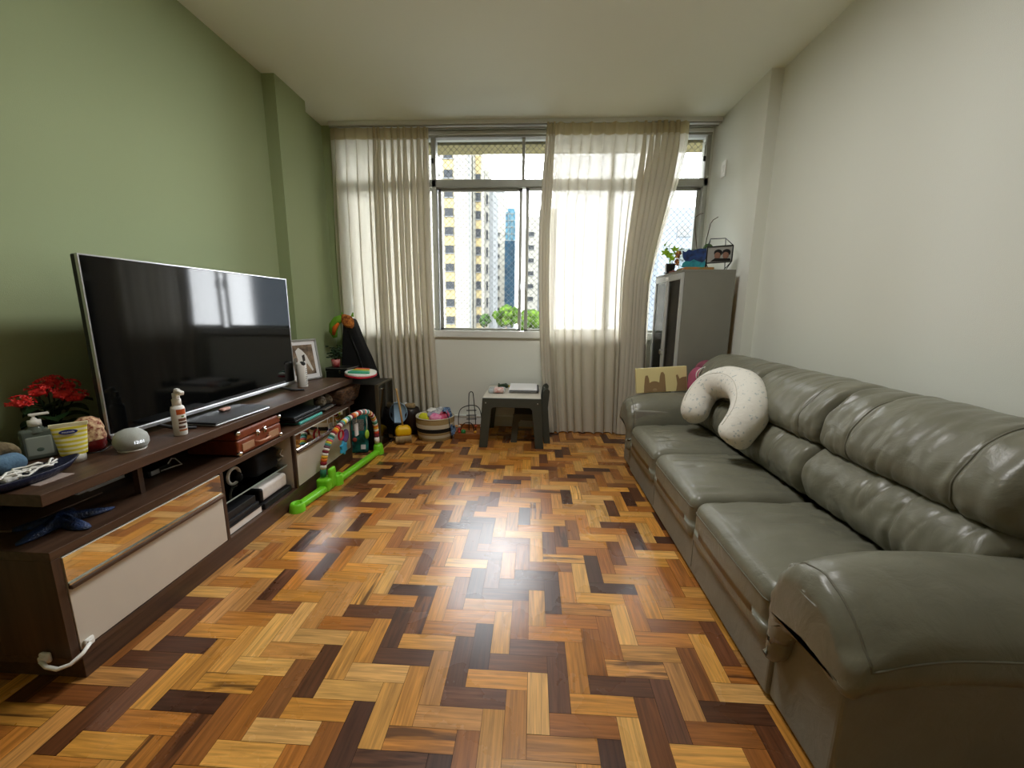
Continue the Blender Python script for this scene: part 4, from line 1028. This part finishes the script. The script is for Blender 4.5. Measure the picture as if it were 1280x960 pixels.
# ------------------------------------------------------------------ children's table and chair
M['mdf'] = mat('dark_green_grey_mdf', '40433b', .55, noise_amt=.1)
M['mdfw'] = mat('pale_tabletop', 'cfcabd', .4, noise_amt=.05)
tb_ = thing('childrens_table', 'low childrens table with dark grey-green legs and pale top under the window', 'table', (-.18, 3.83, 0))
def arch_panel(w_top, w_bot, h, leg, ap_, r=.02):
    return [(-w_top, h), (w_top, h), (w_bot, 0), (w_bot-leg, 0), (w_top-leg-.005, h-ap_-r), (w_top-leg-.025, h-ap_), (-w_top+leg+.025, h-ap_), (-w_top+leg+.005, h-ap_-r), (-w_bot+leg, 0), (-w_bot, 0)]
for y in (-.325, .305):
    o = MB().prism(arch_panel(.265, .297, .468, .075, .085), 1, y, y+.02, 'mdf', .003).done('leg_frame', tb_)
    for x in (-.235, .235): MB().cyl((x, y-.002, .425), (x, y+.001, .425), .006, 'silver', 10).done('screw', o)
MB().box(-.265, .265, -.306, .306, .45, .469, 'mdfw', .003).done('tabletop', tb_)
for x in (-.262, .245): MB().box(x, x+.017, -.305, .305, .385, .45, 'mdf', .002).done('side_rail', tb_)
ZT = .4695
slab('paper_stack', 'stack of white drawing paper on the back of the kids table', 'paper', -.09, 3.93, ZT, .27, .34, .022, mat('paper_pile', 'e4e6ee', .8, noise_amt=.15, noise_scale=90, stretch=(1, 1, 12)))
tag(MB().box(-.14, .14, -.17, .17, 0, .004, mat('dark_sheet', '3c3e46', .5), .001).done('folder', None, (-.07, 3.90, ZT+.0225)), 'dark folder between the sheets of the paper stack', 'folder')
tag(MB().box(-.135, .135, -.17, .17, 0, .008, 'paper', .001).done('drawing_pad', None, (-.085, 3.915, ZT+.027)), 'white pad lying on top of the paper stack', 'pad')
wp = thing('wipes_packet', 'small clear packet with pink and white cloth on the left of the kids table', 'packet', (-.335, 3.78, ZT))
MB().puff((0, 0, .02), (.16, .14, .04), .018, mat('clear_film', 'c8ced0', .2, noise_amt=.2, noise_scale=30), (12, 12, 6), lambda p, u: p+Vector((0, 0, .008*noise.noise(p*30)))).done('packet', wp)
MB().puff((.02, -.05, .03), (.10, .08, .05), .022, mat('pink_white_cloth', 'e8dcd8', .8, col2='c88a80', noise_scale=40), (10, 10, 6), lambda p, u: p+Vector((0, 0, .012*noise.noise(p*40)))).done('contents', wp)
tag(MB().puff((0, 0, .02), (.11, .05, .035), .016, 'leafd', (10, 8, 6), lambda p, u: p+Vector((.006, 0, .014*noise.noise(p*40)))).ball((.07, 0, .014), .014, mat('yellow_bit', 'c8b04a', .6)).done('toy_crocodile', None, (-.30, 4.02, ZT)), 'small dark green toy at the back left of the kids table', 'toy')
kc = thing('childrens_chair', 'small dark childrens chair pushed under the right side of the kids table', 'chair', (0, 3.80, 0))
def chair_side(y):
    poly = [(-.17, .285), (.10, .285), (.085, .34), (.105, .50), (.125, .53), (.15, .535), (.168, .51), (.155, .35), (.165, .22), (.185, 0), (.125, 0), (.10, .20), (.08, .225), (-.10, .225), (-.12, .20), (-.135, 0), (-.195, 0)]
    return MB().prism(poly, 1, y, y+.018, 'mdf', .003)
chair_side(-.135).done('side_frame', kc); chair_side(.135).done('side_frame', kc)
MB().box(-.165, .10, -.118, .136, .262, .280, 'mdf', .003).done('seat', kc)
MB().box(-.145, -.13, -.118, .136, .19, .262, 'mdf', .002).done('front_rail', kc)
bk_ = MB().prism([(-.118, .30), (.136, .30), (.136, .50), (.10, .53), (.05, .535), (.05, .50), (.03, .49), (-.01, .49), (-.03, .50), (-.03, .535), (-.08, .53), (-.118, .50)], 0, .11, .126, 'mdf', .003)
bk_.done('backrest', kc)
# ------------------------------------------------------------------ sofa
sofa = thing('sofa', 'long olive grey leather three seat sofa along the white wall', 'sofa', (1.22, 2.1, 0))
def sp_(mb, name): o = mb.done(name, sofa, (-1.22, -2.1, 0)); return o
SY = [1.165, 1.79, 2.412, 3.035]
AY0, AY1 = .86, 3.335
b = MB().box(.788, 1.62, AY0+.29, AY1-.29, .012, .235, 'leather2', .012, seg=3); sp_(b, 'base')
b = MB()
for y in SY[1:3]: b.box(.7865, .789, y-.002, y+.002, .04, .20, 'thread')
sp_(b, 'base_seam')
for (x, y) in ((.88, 1.0), (1.55, 1.0), (.88, 3.2), (1.55, 3.2)): sp_(MB().box(x-.03, x+.03, y-.03, y+.03, 0, .014, 'black', .004), 'foot')
sp_(MB().box(1.50, 1.69, AY0+.02, AY1-.02, .012, .80, 'leather2', .04, seg=4), 'back_frame')
def seat(k):
    y0, y1 = SY[k]+.003, SY[k+1]-.003; cy = (y0+y1)/2
    def fn(p, u):
        # crowned top, slightly forward leaning rounded front, creases running back from the front edge
        q = Vector(p); ty = (p.y-cy)/((y1-y0)/2)
        tx = (p.x-.77)/.53
        if u.z > -.2:
            q.z += .030*(1-ty*ty)*min(1, max(0, (u.z+.2)))*(1-(2*tx-1)**2*.6)
            q.z -= .018*(1-tx)**3
        if p.x < .84: q.x -= .012*(1-ty*ty)*(1-abs(u.z)**2)
        w = noise.noise(Vector((p.x*2.2+k*9, p.y*17, p.z*3)))*noise.noise(Vector((p.x*4, p.y*3, k)))
        rdg = (1-abs(noise.noise(Vector((p.x*2.5+k*7, p.y*13+.8*p.x, k*2.3)))))**9 * max(0, noise.noise(Vector((p.x*2.5, p.y*2.5, k+3.3)))+.35)
        if u.z > 0: q.z -= .011*rdg*min(1, max(0, tx-.08)*5)
        if p.x < .82 and u.z < 0: q.x = q.x + ((.768+(q.x-.768)*.45)-q.x)*min(1, -u.z*2)
        q.z += .030*w*(1 if u.z > 0 else 0)*min(1, tx*3)
        if tx > .8: q.z += .010*noise.noise(Vector((p.y*26+k, p.x*4, 1)))
        return q
    mbs = MB().puff((1.045, cy, .285), (.54, y1-y0, .23), .045, 'leather', (54, 72, 16), fn)
    line = [mbs.grab(0, j, 12) - Vector((.0016, 0, 0)) for j in range(2, 71)]
    o = sp_(mbs, 'seat_cushion')
    MB().tube(line, .0024, 'thread', 6).done('front_piping', o)
    return o
for k in range(3): seat(k)
def wrinkle(y0, y1, seams, k, amp=.006):
    def fn(p, t, s, nn):
        q = Vector(p)
        d = 0
        for sm in seams: d -= .008*math.exp(-((t-sm)/.012)**2)
        yy = (p.y-y0)/(y1-y0)
        ed = max(0, 1-min(yy, 1-yy)/.12)
        d += (.005+.018*ed)*noise.noise(Vector((p.y*24+k*5, p.z*7+p.x*5, k)))
        d += .006*noise.noise(Vector((p.y*6+k*3, p.z*9, k+.5)))
        rdg = (1-abs(noise.noise(Vector((p.y*11+2.5*p.z+k*3, p.z*3.2, k*1.7)))))**9 * max(0, noise.noise(Vector((p.y*3, p.z*3, k+8.1)))+.4)
        d -= .010*rdg
        for sm in seams: d += .006*math.exp(-((t-sm)/.07)**2)*noise.noise(Vector((p.y*30, p.z*20, 2)))
        d -= .012*max(0, 1-yy/.04) + .012*max(0, 1-(1-yy)/.04)
        return q+nn*d
    return fn
UP = [(1.335, .650), (1.275, .690), (1.265, .760), (1.300, .840), (1.370, .905), (1.460, .940), (1.560, .938), (1.650, .895), (1.675, .80), (1.66, .66), (1.50, .60)]
LU = [(1.30, .415), (1.245, .445), (1.218, .52), (1.235, .60), (1.285, .655), (1.35, .665), (1.46, .62), (1.52, .52), (1.50, .42), (1.40, .40)]
for k in range(3):
    y0, y1 = SY[k]+.002 - (.26 if k == 0 else 0)*0, SY[k+1]-.002
    ya, yb = (y0-.03 if k == 0 else y0), (y1+.10 if k == 2 else y1)
    if k == 0: ya = y0-.12
    mbu = MB().bolster(UP, 1, ya, yb, .035, 'leather', nl=110, npf=84, fn=wrinkle(ya, yb, (.2, .76), k))
    rg, stt = mbu.rings, mbu.st
    o = sp_(mbu, 'upper_back_cushion')
    for sm in (.2, .76):
        j = min(range(len(stt)), key=lambda q: abs(stt[q]-sm))
        MB().tube([rg[j][i] for i in range(1, 53)], .0035, 'thread', 6).done('piping', o)
    o = sp_(MB().bolster(LU, 1, ya+.004, yb-.004, .04, 'leather', nl=100, npf=70, fn=wrinkle(ya, yb, (.36,), k+7)), 'lumbar_cushion')
def arm(y_in, sgn):
    """y_in inner face; sgn -1: arm lies towards smaller y (near), +1: far arm"""
    Y = lambda d: y_in + sgn*d          # d = distance outwards
    sp_(MB().box(.80, 1.64, min(Y(.005), Y(.275)), max(Y(.005), Y(.275)), .012, .50, 'leather2', .012, seg=3), 'arm_panel')
    prof = [(Y(.006), .20), (Y(.001), .30), (Y(-.002), .42), (Y(.02), .52), (Y(.08), .585), (Y(.16), .605), (Y(.25), .575), (Y(.32), .51), (Y(.345), .44), (Y(.335), .405), (Y(.30), .385), (Y(.24), .39), (Y(.17), .395), (Y(.115), .37), (Y(.088), .31), (Y(.078), .23), (Y(.04), .175)]
    def fn(p, t, s, nn):
        q = Vector(p); fr_ = max(0, 1-t/.16)
        w = noise.noise(Vector((p.x*8, p.y*26, p.z*26+sgn)))
        q += nn*(.016*fr_*w*(1 if p.z > .34 else .3) + .005*noise.noise(Vector((p.x*5, p.y*8, p.z*8))) - .006*math.exp(-((t-.058)/.010)**2) - .010*math.exp(-((t-.0)/.03)**2))
        q.z -= .055*max(0, 1-t/.30)**2 * (1 if p.z > .30 else .3)
        q.z += .012*sin(PI*min(1, t*1.1))
        return q
    mba = MB().bolster(prof, 0, .752, 1.60, .030, 'leather', nl=56, npf=84, fn=fn)
    rg, stt = mba.rings, mba.st
    o = sp_(mba, 'arm_pad')
    j = min(range(len(stt)), key=lambda q: abs(stt[q]-.058)); i1 = int(84*7.6/17)
    Q = [rg[j][i] for i in range(2, i1)] + [rg[q][i1] for q in range(j, len(rg)-8)]
    MB().tube(Q, .0032, 'thread', 6).done('arm_piping', o)
arm(SY[0]-.002, -1); arm(SY[3]+.002, 1)

# ------------------------------------------------------------------ nursing pillow
nw = mat('cream_print_fabric', 'dedad0', .9, bump=.3, bump_scale=40)
def print_fab(m):
    nt = m.node_tree; nd = nt.nodes; lk = nt.links; bs_ = nd['Principled BSDF']
    tc = nd.new('ShaderNodeTexCoord'); n = nd.new('ShaderNodeTexNoise'); n.inputs['Scale'].default_value = 48; n.inputs['Detail'].default_value = 1.5
    lk.new(tc.outputs['Object'], n.inputs['Vector'])
    r = nd.new('ShaderNodeValToRGB'); e = r.color_ramp.elements; e[0].position = .0; e[0].color = (*lin('e2dfd6'), 1); e[1].position = .70; e[1].color = (*lin('b5bbbb'), 1)
    x = e.new(.62); x.color = (*lin('e2dfd6'), 1); x = e.new(.665); x.color = (*lin('c8cbc6'), 1)
    lk.new(n.outputs['Fac'], r.inputs[0]); lk.new(r.outputs[0], bs_.inputs['Base Color'])
print_fab(nw)
cp = [(1.085, 2.66, .548), (1.135, 2.745, .64), (1.20, 2.775, .735), (1.255, 2.715, .805), (1.28, 2.58, .838), (1.275, 2.42, .828), (1.24, 2.285, .775), (1.195, 2.21, .70), (1.14, 2.19, .62), (1.09, 2.195, .55)]
cq = [Vector((c[0], c[1]-.005, c[2]-.012-.012*max(0, (c[2]-.7)/.13))) for c in cp]; pts = []; rad = []
NP = 60
for i in range(NP+1):
    t = i/NP*(len(cq)-1); k = min(int(t), len(cq)-2); t -= k
    a, b2, c, d = cq[max(0, k-1)], cq[k], cq[k+1], cq[min(len(cq)-1, k+2)]
    pts.append(.5*((2*b2)+(c-a)*t+(2*a-5*b2+4*c-d)*t*t+(3*b2-a-3*c+d)*t**3))
    u = i/NP; e_ = min(u, 1-u)
    rad.append((.088+.012*sin(PI*u))*(min(1, (1-(1-min(1, e_/.085))**2))**.5 if e_ < .085 else 1)+.002)
po_ = thing('nursing_pillow', 'white printed horseshoe nursing pillow leaning on the far seat of the sofa', 'pillow', (1.17, 2.45, .43))
m_ = MB(); m_.tube([q-Vector((1.17, 2.45, .43)) for q in pts], rad, nw, 32)
for v in m_.bm.verts:
    nz_ = noise.noise((v.co)*9)
    v.co += Vector((0, .006*nz_, .006*nz_))
m_.done('pillow_cover', po_)
sn = MB().tube([q-Vector((1.17, 2.45, .43))+Vector((-.105*(rad[i]/.115), 0, .074*rad[i]/.115))*0 + Vector((0, 0, rad[i]+.0005))*0+Vector((-rad[i]*.82, 0, rad[i]*.58)) for i, q in enumerate(pts) if 4 < i < NP-4], .0018, mat('pillow_seam', 'c4bfb4', .8), 5); sn.done('seam', po_)

# things on the far arm
bn = thing('picture_board', 'pale yellow wooden board with brown rabbit shapes standing on the far sofa arm', 'board', (1.045, 3.21, .617), (-.10, -.07, .05))
MB().box(-.205, .20, -.012, .018, .0, .20, mat('pale_yellow_wood', 'dccf96', .5, noise_amt=.05), .004).done('board', bn)
bm2 = mat('rabbit_brown', '8c7350', .7)
def rabbit(cx, s, name):
    out = []
    P_ = [(-.085, 0), (-.082, .05), (-.075, .11), (-.068, .135), (-.052, .137), (-.042, .11), (-.038, .075), (-.02, .085), (.0, .088), (.02, .085), (.04, .075), (.045, .12), (.055, .155), (.072, .158), (.085, .135), (.088, .08), (.092, 0)]
    return MB().prism([(cx+x*s, z*s+.004) for x, z in P_], 1, -.0135, -.0118, bm2).ball((cx+.003, -.0125, .02), .022, mat('rabbit_muzzle', 'a08a66', .7), (1, .1, .7)).done(name, bn)
rabbit(-.062, 1, 'rabbit_cutout'); 
MB().prism([(.11, .004), (.12, .06), (.112, .13), (.125, .135), (.14, .10), (.16, .112), (.195, .115), (.195, .004)], 1, -.0135, -.0118, bm2).done('rabbit_cutout', bn)
pk = thing('pink_bag', 'pink bag with white cords lying behind the white pillow on the far arm', 'bag', (1.34, 3.16, .615), (0, 0, .1))
pk.scale = (1.1, 1, 1.12)
MB().puff((0, 0, .09), (.20, .18, .19), .07, mat('pink_fabric', 'b45a78', .8, noise_amt=.25, noise_scale=9), (14, 12, 12), lambda p, u: p*(1+.10*noise.noise(p*14))).done('bag_body', pk)
MB().puff((.09, .03, .17), (.26, .14, .12), .05, mat('plum_print_fabric', '5e2a40', .8, col2='8c4c5c', noise_scale=16), (16, 10, 10), lambda p, u: p+Vector((0, 0, .012*noise.noise(p*16)))).ball((.05, -.045, .20), .035, mat('yellow_green_print', 'b8b24a', .8), (1, .35, 1), 2).done('printed_pouch', pk)
for (x, r, tilt) in ((-.045, .055, .2), (-.01, .065, -.1), (.02, .05, .3)):
    MB().tube([(x+r*cos(a), -.085+tilt*.05*cos(a), .15+r*.9*sin(a)) for a in [k*2*PI/22 for k in range(22)]], .0035, 'white', 6, closed=True).done('cord', pk)

# ------------------------------------------------------------------ grey display cabinet
CBX0, CBX1, CBY0, CBY1, CBH = 1.195, 1.615, 3.40, 4.12, 1.59
gc = thing('display_cabinet', 'tall grey cabinet with two narrow glass doors standing in the right corner', 'cabinet', (CBX0, CBY0, 0))
M['grey'] = mat('warm_grey_lacquer', '7d7c72', .45, noise_amt=.04)
M['lgrey'] = mat('light_grey_frame', 'aeb0ac', .4)
M['inwood'] = wood_mat('inner_wood_back', 'c6a878', '967650', .6, axis=2)
wX, wY = CBX1-CBX0, CBY1-CBY0
MB().box(.02, wX, 0, .018, .06, CBH-.02, 'grey', .0015).done('side_panel', gc)
MB().box(.02, wX, wY-.018, wY, .06, CBH-.02, 'grey', .0015).done('side_panel', gc)
MB().box(0, wX, 0, wY, CBH-.02, CBH, 'grey', .002).done('top_panel', gc)
MB().box(.02, wX, 0, wY, .05, .08, 'grey', .002).done('bottom_panel', gc)
MB().box(wX-.012, wX, .018, wY-.018, .08, CBH-.02, 'inwood').done('back_panel', gc)
MB().box(.03, wX-.012, wY-.024, wY-.018, .08, CBH-.02, 'inwood').done('inner_lining', gc)
for z in (1.215, .84, .46): MB().box(.024, .034, .018, wY-.018, z-.002, z+.016, 'lgrey', .001).box(.03, wX-.012, .018, wY-.018, z, z+.014, 'inwood' if z < 1 else 'lgrey', .001).done('shelf', gc)
for (x, y) in ((.05, .05), (wX-.05, .05), (.05, wY-.05), (wX-.05, wY-.05)): MB().cyl((x, y, 0), (x, y, .055), .018, 'black', 12).done('foot', gc)
for i in range(2):
    y0, y1 = (.002, wY/2-.002) if i == 0 else (wY/2+.002, wY-.002)
    fr_ = MB()
    for q in ((y0, y0+.035, .09, CBH-.022), (y1-.035, y1, .09, CBH-.022), (y0+.035, y1-.035, CBH-.075, CBH-.022), (y0+.035, y1-.035, .09, .15)): fr_.box(0, .019, q[0], q[1], q[2], q[3], 'lgrey', .002)
    do = fr_.done('door', gc)
    MB().box(.008, .011, y0+.035, y1-.035, .15, CBH-.075, 'glass').done('pane', do)
    MB().tube([(-.0, (y1-.015 if i == 0 else y0+.015), .86), (-.02, (y1-.015 if i == 0 else y0+.015), .87), (-.02, (y1-.015 if i == 0 else y0+.015), .90), (0, (y1-.015 if i == 0 else y0+.015), .91)], .004, 'chrome', 6).done('door_handle', do)
    MB().box(-.008, .001, (y1-.03 if i == 0 else y0+.006), (y1-.008 if i == 0 else y0+.026), CBH-.065, CBH-.035, 'white', .002).done('door_lock', do)
def glassware(name, label, x, y, z, r, h, m, cat='glass'):
    return tag(MB().lathe([(0, 0), (r*.7, 0), (r*.75, .004), (r, h*.5), (r, h), (r-.002, h), (r*.95, h*.5), (r*.6, .008), (0, .008)], m, 20).done(name, None, (x, y, z)), label, cat, 'glassware inside the grey cabinet')
glassware('ceramic_jug', 'white ceramic jug on the top shelf inside the grey cabinet', CBX0+.10, CBY0+.12, 1.2295, .035, .13, 'whitec', 'jug')
glassware('drinking_glass', 'clear glass on the cabinet shelf beside the white jug', CBX0+.11, CBY0+.23, 1.2295, .03, .11, 'glassd')
glassware('drinking_glass', 'clear glass on the cabinet shelf, behind the far door', CBX0+.12, CBY0+.42, 1.2295, .03, .11, 'glassd')
glassware('drinking_glass', 'small clear glass on the middle shelf of the grey cabinet', CBX0+.10, CBY0+.16, .8545, .03, .09, 'glassd')
glassware('drinking_glass', 'tall clear glass on the middle shelf of the grey cabinet', CBX0+.12, CBY0+.26, .8545, .028, .14, 'glassd')
ZC = CBH
# small climbing plant in a black pot
sp2 = thing('potted_ivy', 'small light green plant in a black pot at the window end of the grey cabinet', 'potted plant', (1.225, 3.80, ZC))
MB().lathe([(0, 0), (.030, 0), (.034, .01), (.040, .075), (.044, .085), (.038, .085), (.035, .06), (0, .06)], 'blackp', 20).box(-.046, -.040, -.010, .010, .0, .088, 'white', .001).done('pot', sp2)
MB().lathe([(0, 0), (.05, 0), (.054, .006), (.05, .008), (0, .005)], 'blackp', 20).done('saucer', sp2)
rn = random.Random(6); s2 = MB(); l2 = MB()
tips = [(-.03, .05, .22), (-.05, .03, .19), (-.01, .06, .25), (.02, -.02, .21), (.03, -.05, .17), (-.02, .0, .16), (.0, .08, .18), (.05, -.09, .20), (-.04, .07, .26), (.0, -.03, .13)]
for (x, y, z) in tips:
    s2.tube([(0, 0, .06), (x*.4, y*.4, z*.7), (x, y, z)], .0018, 'leafl', 5)
    c = Vector((x, y, z)); n_ = Vector((rn.uniform(-1, .2), rn.uniform(-.8, .2), .5)).normalized(); u = n_.orthogonal().normalized(); v = n_.cross(u); r = rn.uniform(.024, .034)
    ring = [l2.bm.verts.new(c+(u*cos(a)+v*sin(a))*r*(1+.35*cos(5*a))+n_*.004*cos(5*a)) for a in [k*2*PI/20 for k in range(20)]]
    f = l2.bm.faces.new(ring); f.material_index = l2.mi('leafl')
s2.done('stems', sp2); l2.done('leaves', sp2)
# flat book and framed blue butterfly art on it
slab('book', 'flat book with orange and green spine lying on the grey cabinet under the picture', 'book', 1.335, 3.52, ZC, .23, .20, .020, mat('orange_spine', 'b8683c', .5, col2='6a7a3a', noise_scale=9), -.05, .003)
slab('book', 'thin dark red book under the orange-spined book on the grey cabinet', 'book', 1.245, 3.70, ZC, .09, .12, .014, bk('dark_red_cover', '6c2a24'), -.05, .003)
ar = thing('butterfly_picture', 'clear framed picture of a dark blue butterfly on the grey cabinet', 'picture', (1.335, 3.56, ZC+.021), (-.12, 0, -.05))
MB().box(-.115, .10, -.004, .004, 0, .165, 'glassd', .001).done('glass_plate', ar)
bw_ = MB()
M['bf1'] = mat('butterfly_navy', '141d34', .5, col2='1e3f7a', noise_scale=24); M['bf2'] = mat('butterfly_teal', '1c6f80', .5, col2='2c98a0', noise_scale=24)
bw_.prism([(-.095, .15), (-.07, .135), (-.045, .158), (-.01, .145), (.01, .155), (.05, .165), (.098, .163), (.099, .11), (.092, .07), (.07, .05), (.03, .062), (0, .075), (-.03, .058), (-.07, .062), (-.09, .09)], 1, -.008, -.0045, 'bf1')
bw_.prism([(-.095, .012), (-.088, .045), (-.06, .066), (-.03, .058), (.0, .075), (.03, .062), (.06, .052), (.09, .07), (.097, .04), (.085, .01), (.04, .003), (-.04, .003)], 1, -.007, -.0046, 'bf2')
bw_.prism([(.10, .0), (.104, .0), (.104, .17), (.10, .17)], 1, -.006, .006, 'black').prism([(-.119, .0), (-.115, .0), (-.115, .168), (-.119, .168)], 1, -.006, .006, 'aluw')
bw_.done('butterfly', ar)
fl = MB(); rn = random.Random(8)
for i in range(16): fl.ball((-.125+rn.uniform(-.02, .02), -.004, rn.uniform(.03, .14)), rn.uniform(.009, .016), mat('dried_flower%d' % i, rn.choice(['a8763a', '7a4a24', 'b8923c', '8c5a3a']), .8), (1, .6, 1), 1, .3)
fl.done('dried_flowers', ar)
# black wire box frame with photograph, seen almost from the front
wf = thing('wire_photo_frame', 'black wire box photo frame with portrait picture on the right of the cabinet top', 'picture frame', (1.50, 3.50, ZC))
def edge(a, b_): return MB().tube([a, b_], .0035, 'black', 6)
F0 = [(-.115, -.07, .05), (.085, -.07, .065), (.085, -.07, .19), (-.115, -.07, .175)]
B0 = [(-.055, .10, .0035), (.115, .10, .0035), (.105, .12, .275), (-.02, .12, .27)]
e_ = MB()
for i in range(4):
    e_.tube([F0[i], F0[(i+1) % 4]], .005, 'black', 6); e_.tube([B0[i], B0[(i+1) % 4]], .0035, 'black', 6); e_.tube([F0[i], B0[i]], .0035, 'black', 6)
e_.tube([(-.115, -.07, .05), (-.06, .0, .0035), (.07, .03, .0035), (.085, -.07, .065)], .0035, 'black', 6)
e_.done('wire_box', wf)
ph = MB(); ph.quad([(-.11, -.068, .055), (.08, -.068, .069), (.08, -.068, .186), (-.11, -.068, .171)], mat('grey_photo', '9a9a96', .5)).quad([(-.11, -.066, .055), (-.11, -.066, .171), (.08, -.066, .186), (.08, -.066, .069)], 'paper')
sk = mat('photo_skin', '8a6656', .6)
for (x, z, r) in ((-.03, .112, .03), (.035, .115, .03)): ph.ball((x, -.069, z), r, sk, (.85, .03, 1)).ball((x+.004, -.0685, z+.02), r*1.15, 'black', (1, .03, .8))
ph.prism([(-.085, .062), (-.05, .09), (.07, .09), (.078, .072)], 1, -.0705, -.069, 'black')
ph.done('photograph', wf)
# orchid in a white pot behind the frame
oc = thing('orchid', 'orchid with two bare dark stems and round green leaf in a white pot', 'potted plant', (1.475, 3.76, ZC))
MB().lathe([(0, 0), (.04, 0), (.043, .005), (.055, .10), (.057, .11), (.051, .11), (.048, .09), (0, .09)], 'whitec', 28).done('pot', oc)
MB().tube([(-.02, 0, .09), (-.045, 0, .20), (-.075, 0, .36), (-.085, 0, .455), (-.08, 0, .475), (-.045, 0, .50), (-.02, 0, .505)], .0035, 'stem', 6).done('flower_stem', oc)
MB().tube([(.01, 0, .09), (.02, 0, .19), (.03, 0, .30), (.05, 0, .42), (.07, 0, .45), (.11, 0, .475)], .0035, 'stem', 6).done('flower_stem', oc)
for (c, r, sc) in (((.04, -.02, .215), .045, (.95, .3, .8)), ((-.02, 0, .15), .05, (1.3, .5, .25)), ((.05, 0, .13), .05, (1.2, .5, .2))):
    MB().ball(c, r, mat('orchid_leaf', '3f5c2c', .35), sc, 3).done('leaf', oc)
for q in (((-.03, 0, .12), (-.06, -.02, .17), (-.02, -.03, .185)), ((.03, 0, .1), (.02, -.04, .17), (.06, -.05, .18))): MB().tube(q, .004, mat('aerial_root', '9aa08c', .7), 6).done('root', oc)
# wall switch plate
sw = thing('switch_plate', 'white rectangular switch plate high on the right wall beside the window', 'switch plate', (XR2, 3.93, 2.435))
MB().box(-.010, 0, -.043, .043, 0, .135, 'white', .003).done('plate', sw)
MB().box(-.013, -.009, -.02, .02, .035, .10, 'whitec', .002).done('cover', sw)

# ------------------------------------------------------------------ light
wd = bpy.data.worlds.new('sky'); bpy.context.scene.world = wd; wd.use_nodes = True
bg = wd.node_tree.nodes['Background']; bg.inputs[0].default_value = (.93, .97, 1.0, 1); bg.inputs[1].default_value = 1.0
def portal(name, x0, x1, z0, z1, y):
    l = bpy.data.lights.new(name, 'AREA'); l.shape = 'RECTANGLE'; l.size = x1-x0; l.size_y = z1-z0; l.cycles.is_portal = True
    o = bpy.data.objects.new(name, l); COL.objects.link(o); o.location = ((x0+x1)/2, y, (z0+z1)/2); o.rotation_euler = (-PI/2, 0, 0)
    return o
portal('window_portal', X0, X1, 1.0, 2.92, D+.10)
fillf = thing('added_fill_light', 'round white fill light added on the ceiling, out of view', 'fill light', (-.05, 2.08, H))  # unseen lamp, added to brighten the room beyond the window daylight
MB().lathe([(0, 0), (.33, 0), (.34, -.01), (.34, -.045), (.325, -.05), (.32, -.04), (0, -.04)], 'aluw', 40).done('fill_shell', fillf)
MB().lathe([(.0, -.042), (.318, -.042), (.318, -.044), (0, -.044)], mat('fill_cover_white', 'ffffff', .5), 40).done('fill_cover', fillf)
ll = bpy.data.lights.new('fill_glow', 'AREA'); ll.shape = 'DISK'; ll.size = .62; ll.energy = 1.7; ll.color = (1, .985, .96)  # downward area light that gives the added fill
lo = bpy.data.objects.new('fill_glow', ll); COL.objects.link(lo); lo.location = (-.05, 2.08, H-.055)
sc = bpy.context.scene
sc.view_settings.view_transform = 'Standard'; sc.view_settings.look = 'None'; sc.view_settings.gamma = 1; sc.view_settings.exposure = 4.55
sc.view_settings.use_curve_mapping = False
sc.cycles.max_bounces = 12; sc.cycles.diffuse_bounces = 8; sc.cycles.transparent_max_bounces = 24; sc.cycles.glossy_bounces = 5
sc.cycles.use_denoising = True; sc.cycles.caustics_reflective = False; sc.cycles.caustics_refractive = False
sc.cycles.sample_clamp_indirect = 8
